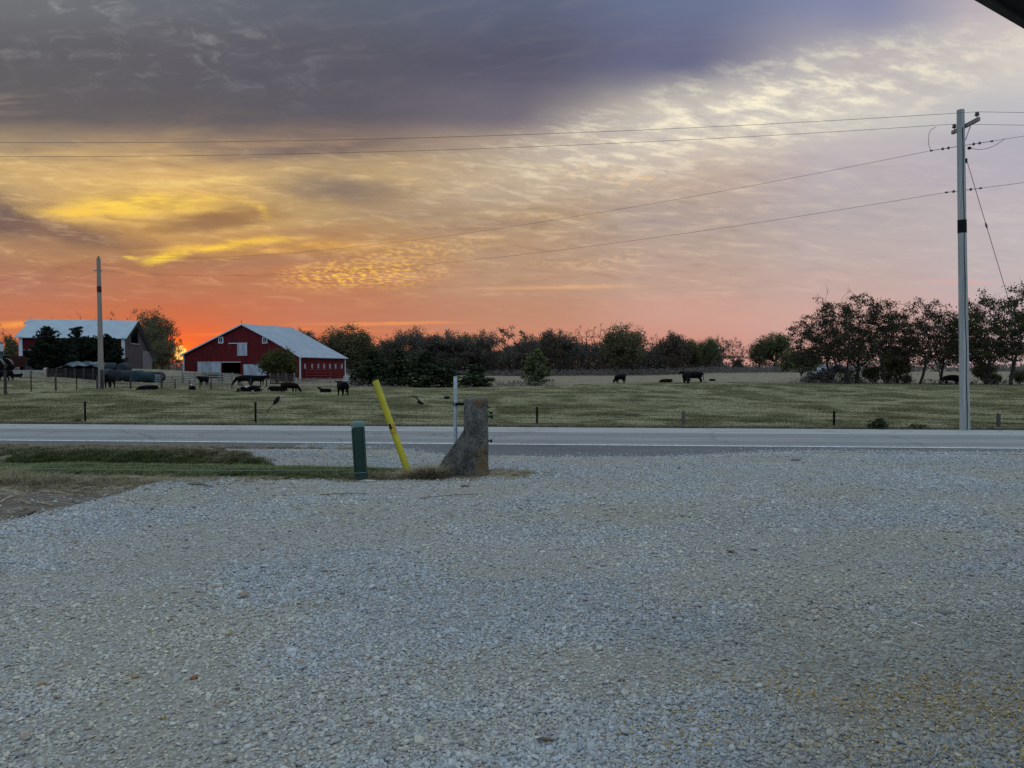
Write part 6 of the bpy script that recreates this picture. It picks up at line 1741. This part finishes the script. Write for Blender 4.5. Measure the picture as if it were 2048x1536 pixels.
# ------------------------------------------------------------------ small dark birds skimming the pasture
def bird(px, py, Y, ang, wing, label, s=1.0):
    mb = MB(); mb.tube([(-.10, 0, 0), (-.07, 0, 0), (0, 0, 0.005), (.06, 0, 0.01), (.095, 0, .015), (.12, 0, .012)], [.008, .034, .05, .042, .028, .006], 10)
    p = at(px, py, Y); root = thing('bird', label, 'bird', p, group='birds over the pasture'); root.rotation_euler = (0, R(-ang), 0); root.scale = (s, s, s)
    mb.build('body', M_black, root, smooth=True)
    if wing in ('tail', 'both'):
        mb = MB(); mb.hexa([(-.09, -.012, 0), (-.32, -.016, -.004), (-.32, .016, -.004), (-.09, .012, 0)], [(-.09, -.012, .012), (-.32, -.016, .004), (-.32, .016, .004), (-.09, .012, .012)]); mb.build('tail', M_black, root)
    if wing in ('wing', 'both'):
        for sy in (-1, 1):
            mb = MB(); mb.tube([(.02, sy * .03, .02), (-.10, sy * .10, .07), (-.16, sy * .16, .10), (-.32, sy * .20, .10)], [.014, .012, .014, .006], 5); mb.build('wing', M_black, root)
    return root
bird(553, 802, 24, 48, 'tail', 'dark bird darting upwards over the fence, tail trailing', 1.5)
bird(840, 805.5, 24, -24, 'wing', 'dark bird with raised wing beside the yellow bollard', 1.05)
bird(893, 795.5, 24, 0, 'none', 'round dark bird close to the galvanised pipe', 1.0)
bird(982, 826, 22, 0, 'wing', 'tiny dark bird just past the concrete gate post', 0.6)

# ------------------------------------------------------------------ odds and ends on the ground
def gat(px, py):
    d = pdir(px, py); t = 0
    for Y in np.arange(2.5, 22, 0.01):
        p = CAMP + d * (Y / d[1])
        if p[2] < gz(p[0], p[1]): return p
    return p
def rock(px, py, r_, col, label, cat='stone', name='stone', sx=1.0, sz=.6):
    p = gat(px, py); m = smat('%s_rock' % name, col, 0.85, 0.3, 14, 0.4)
    o = bpy.data.objects.new(name, stones[int(px) % 7].copy()); o.data.materials.clear(); o.data.materials.append(m); COL.objects.link(o)
    o.location = (p[0], p[1], p[2] + r_ * sz * .35); o.scale = (r_ * sx, r_ * .8, r_ * sz); o.rotation_euler = (0, 0, px); return tag(o, label, cat)
rock(1886, 1228, .075, (0.20, 0.19, 0.17), 'larger grey stone sunk in the gravel above the white stick')
rock(1590, 921, .10, (0.16, 0.16, 0.17), 'dark stone lying near the road on the driveway')
rock(1360, 938, .07, (0.12, 0.12, 0.125), 'small dark stone on the driveway near the roadside')
rock(735, 963, .11, (0.36, 0.35, 0.32), 'flat pale stone at the foot of the green pedestal', sx=1.5, sz=.35)
rock(82, 1371, .034, (0.24, 0.12, 0.05), 'orange brown pebble, brightest in the near gravel')
rock(388, 1357, .036, (0.22, 0.085, 0.045), 'reddish brown pebble in the middle of the near gravel')
rock(820, 1368, .026, (0.20, 0.075, 0.05), 'small brick red pebble in the near gravel')
rock(860, 1325, .032, (0.27, 0.21, 0.13), 'tan pebble among grey gravel above the brick red one')
rock(270, 1355, .034, (0.27, 0.19, 0.10), 'tan stone near the bottom corner of the gravel')
rock(1900, 1484, .05, (0.19, 0.22, 0.24), 'bluish flat stone among the spilled grain', sx=1.4, sz=.4)
rock(55, 1030, .10, (0.10, 0.075, 0.06), 'dark clod at the edge of the corn stalks', 'clod', 'clod', 1.4)
def stick(px0, py0, px1, py1, r_, col, label, name='corn_stalk', cat='corn stalk', group=None, lift=.02):
    a, c_ = gat(px0, py0), gat(px1, py1); a[2] += lift; c_[2] += lift; m_ = (a + c_) / 2 + np.array([0, 0, .015])
    mb = MB(); r_ = r_ * .62; jn = np.array([random.uniform(-.02, .02), random.uniform(-.02, .02), .012])
    mb.tube([a, a * .55 + c_ * .45 + jn, a * .5 + c_ * .5 + jn, c_], [r_, r_ * .85, r_ * 1.0, r_ * .7], 7)
    o = mb.build(name, smat(name + '_skin', col, 0.8, 0.3, 10, 0.3), smooth=True, origin=tuple(a)); return tag(o, label, cat, group)
CS = 'corn stalks littering the yard corner'
stick(0, 1008, 36, 992, .022, (0.33, 0.26, 0.17), 'thick pale corn stalk cut by the picture edge', group=CS)
stick(100, 999, 172, 991, .016, (0.28, 0.20, 0.14), 'longest corn stalk pointing to the gravel heap', group=CS)
stick(80, 986, 135, 990, .013, (0.30, 0.23, 0.15), 'thin corn stalk lying above the longest one', group=CS)
stick(100, 982, 140, 992, .012, (0.32, 0.25, 0.16), 'bleached corn stalk crossing above the others', group=CS)
stick(40, 1003, 62, 1011, .016, (0.30, 0.22, 0.14), 'short broken corn stalk beside the cut-off thick one', group=CS)
stick(76, 1008, 106, 1013, .015, (0.30, 0.23, 0.15), 'short corn stalk just below the longest one', group=CS)
stick(70, 1021, 114, 1014, .010, (0.25, 0.18, 0.12), 'lowest thin corn stalk near the dark clod', group=CS)
stick(190, 993, 214, 996, .010, (0.20, 0.16, 0.12), 'small dark stalk piece where the gravel begins', group=CS)
stick(838, 999, 955, 990, .010, (0.16, 0.12, 0.085), 'long thin brown twig on the gravel below the gate post', 'twig', 'twig')
stick(640, 992, 735, 989, .012, (0.14, 0.11, 0.08), 'brown twig on the gravel below the pedestal', 'twig', 'twig')
stick(375, 970, 425, 975, .016, (0.06, 0.05, 0.045), 'dark stick lying on the gravel heap', 'twig', 'twig')
stick(1823, 1249, 1848, 1257, .006, (0.75, 0.75, 0.72), 'short white plastic stick lying on the gravel', 'white_stick', 'stick', None, .012)
stick(845, 1520, 882, 1524, .004, (0.40, 0.32, 0.2), 'thin pale straw at the bottom of the gravel', 'straw', 'straw', None, .012)
def leaf(px, py, col, label, s=.05):
    p = gat(px, py); mb = MB(); pts = [(-1, 0, .0), (-.5, .35, .18), (.2, .42, .22), (1, 0, .1), (.2, -.42, .16), (-.5, -.35, .12)]
    mb.add([(x * s, y * s, z * s + .012) for x, y, z in pts] + [(0, 0, .004)], [(i, (i + 1) % 6, 6) for i in range(6)]); mb.add([(x * s, y * s, z * s + .010) for x, y, z in pts] + [(0, 0, .002)], [((i + 1) % 6, i, 6) for i in range(6)])
    o = mb.build('fallen_leaf', smat('dead_leaf', col, 0.7, 0.25, 20, 0.1)); o.location = (p[0], p[1], p[2] + .01); o.rotation_euler = (0, 0, px); return tag(o, label, 'leaf')
o = leaf(1092, 1487, (0.15, 0.10, 0.06), 'long brown dead leaf on the near gravel', .062); o.rotation_euler = (0, 0, -0.25); o.scale = (1.0, 0.5, 0.7)
leaf(300, 1266, (0.40, 0.30, 0.06), 'yellow leaf scrap in the gravel', .03)
leaf(460, 1273, (0.36, 0.27, 0.10), 'curled tan leaf scrap in the gravel', .035)
leaf(1460, 1107, (0.14, 0.12, 0.07), 'greenish brown leaf on the driveway gravel', .06)
leaf(930, 975, (0.16, 0.07, 0.04), 'reddish dead leaf litter below the gate post', .09)
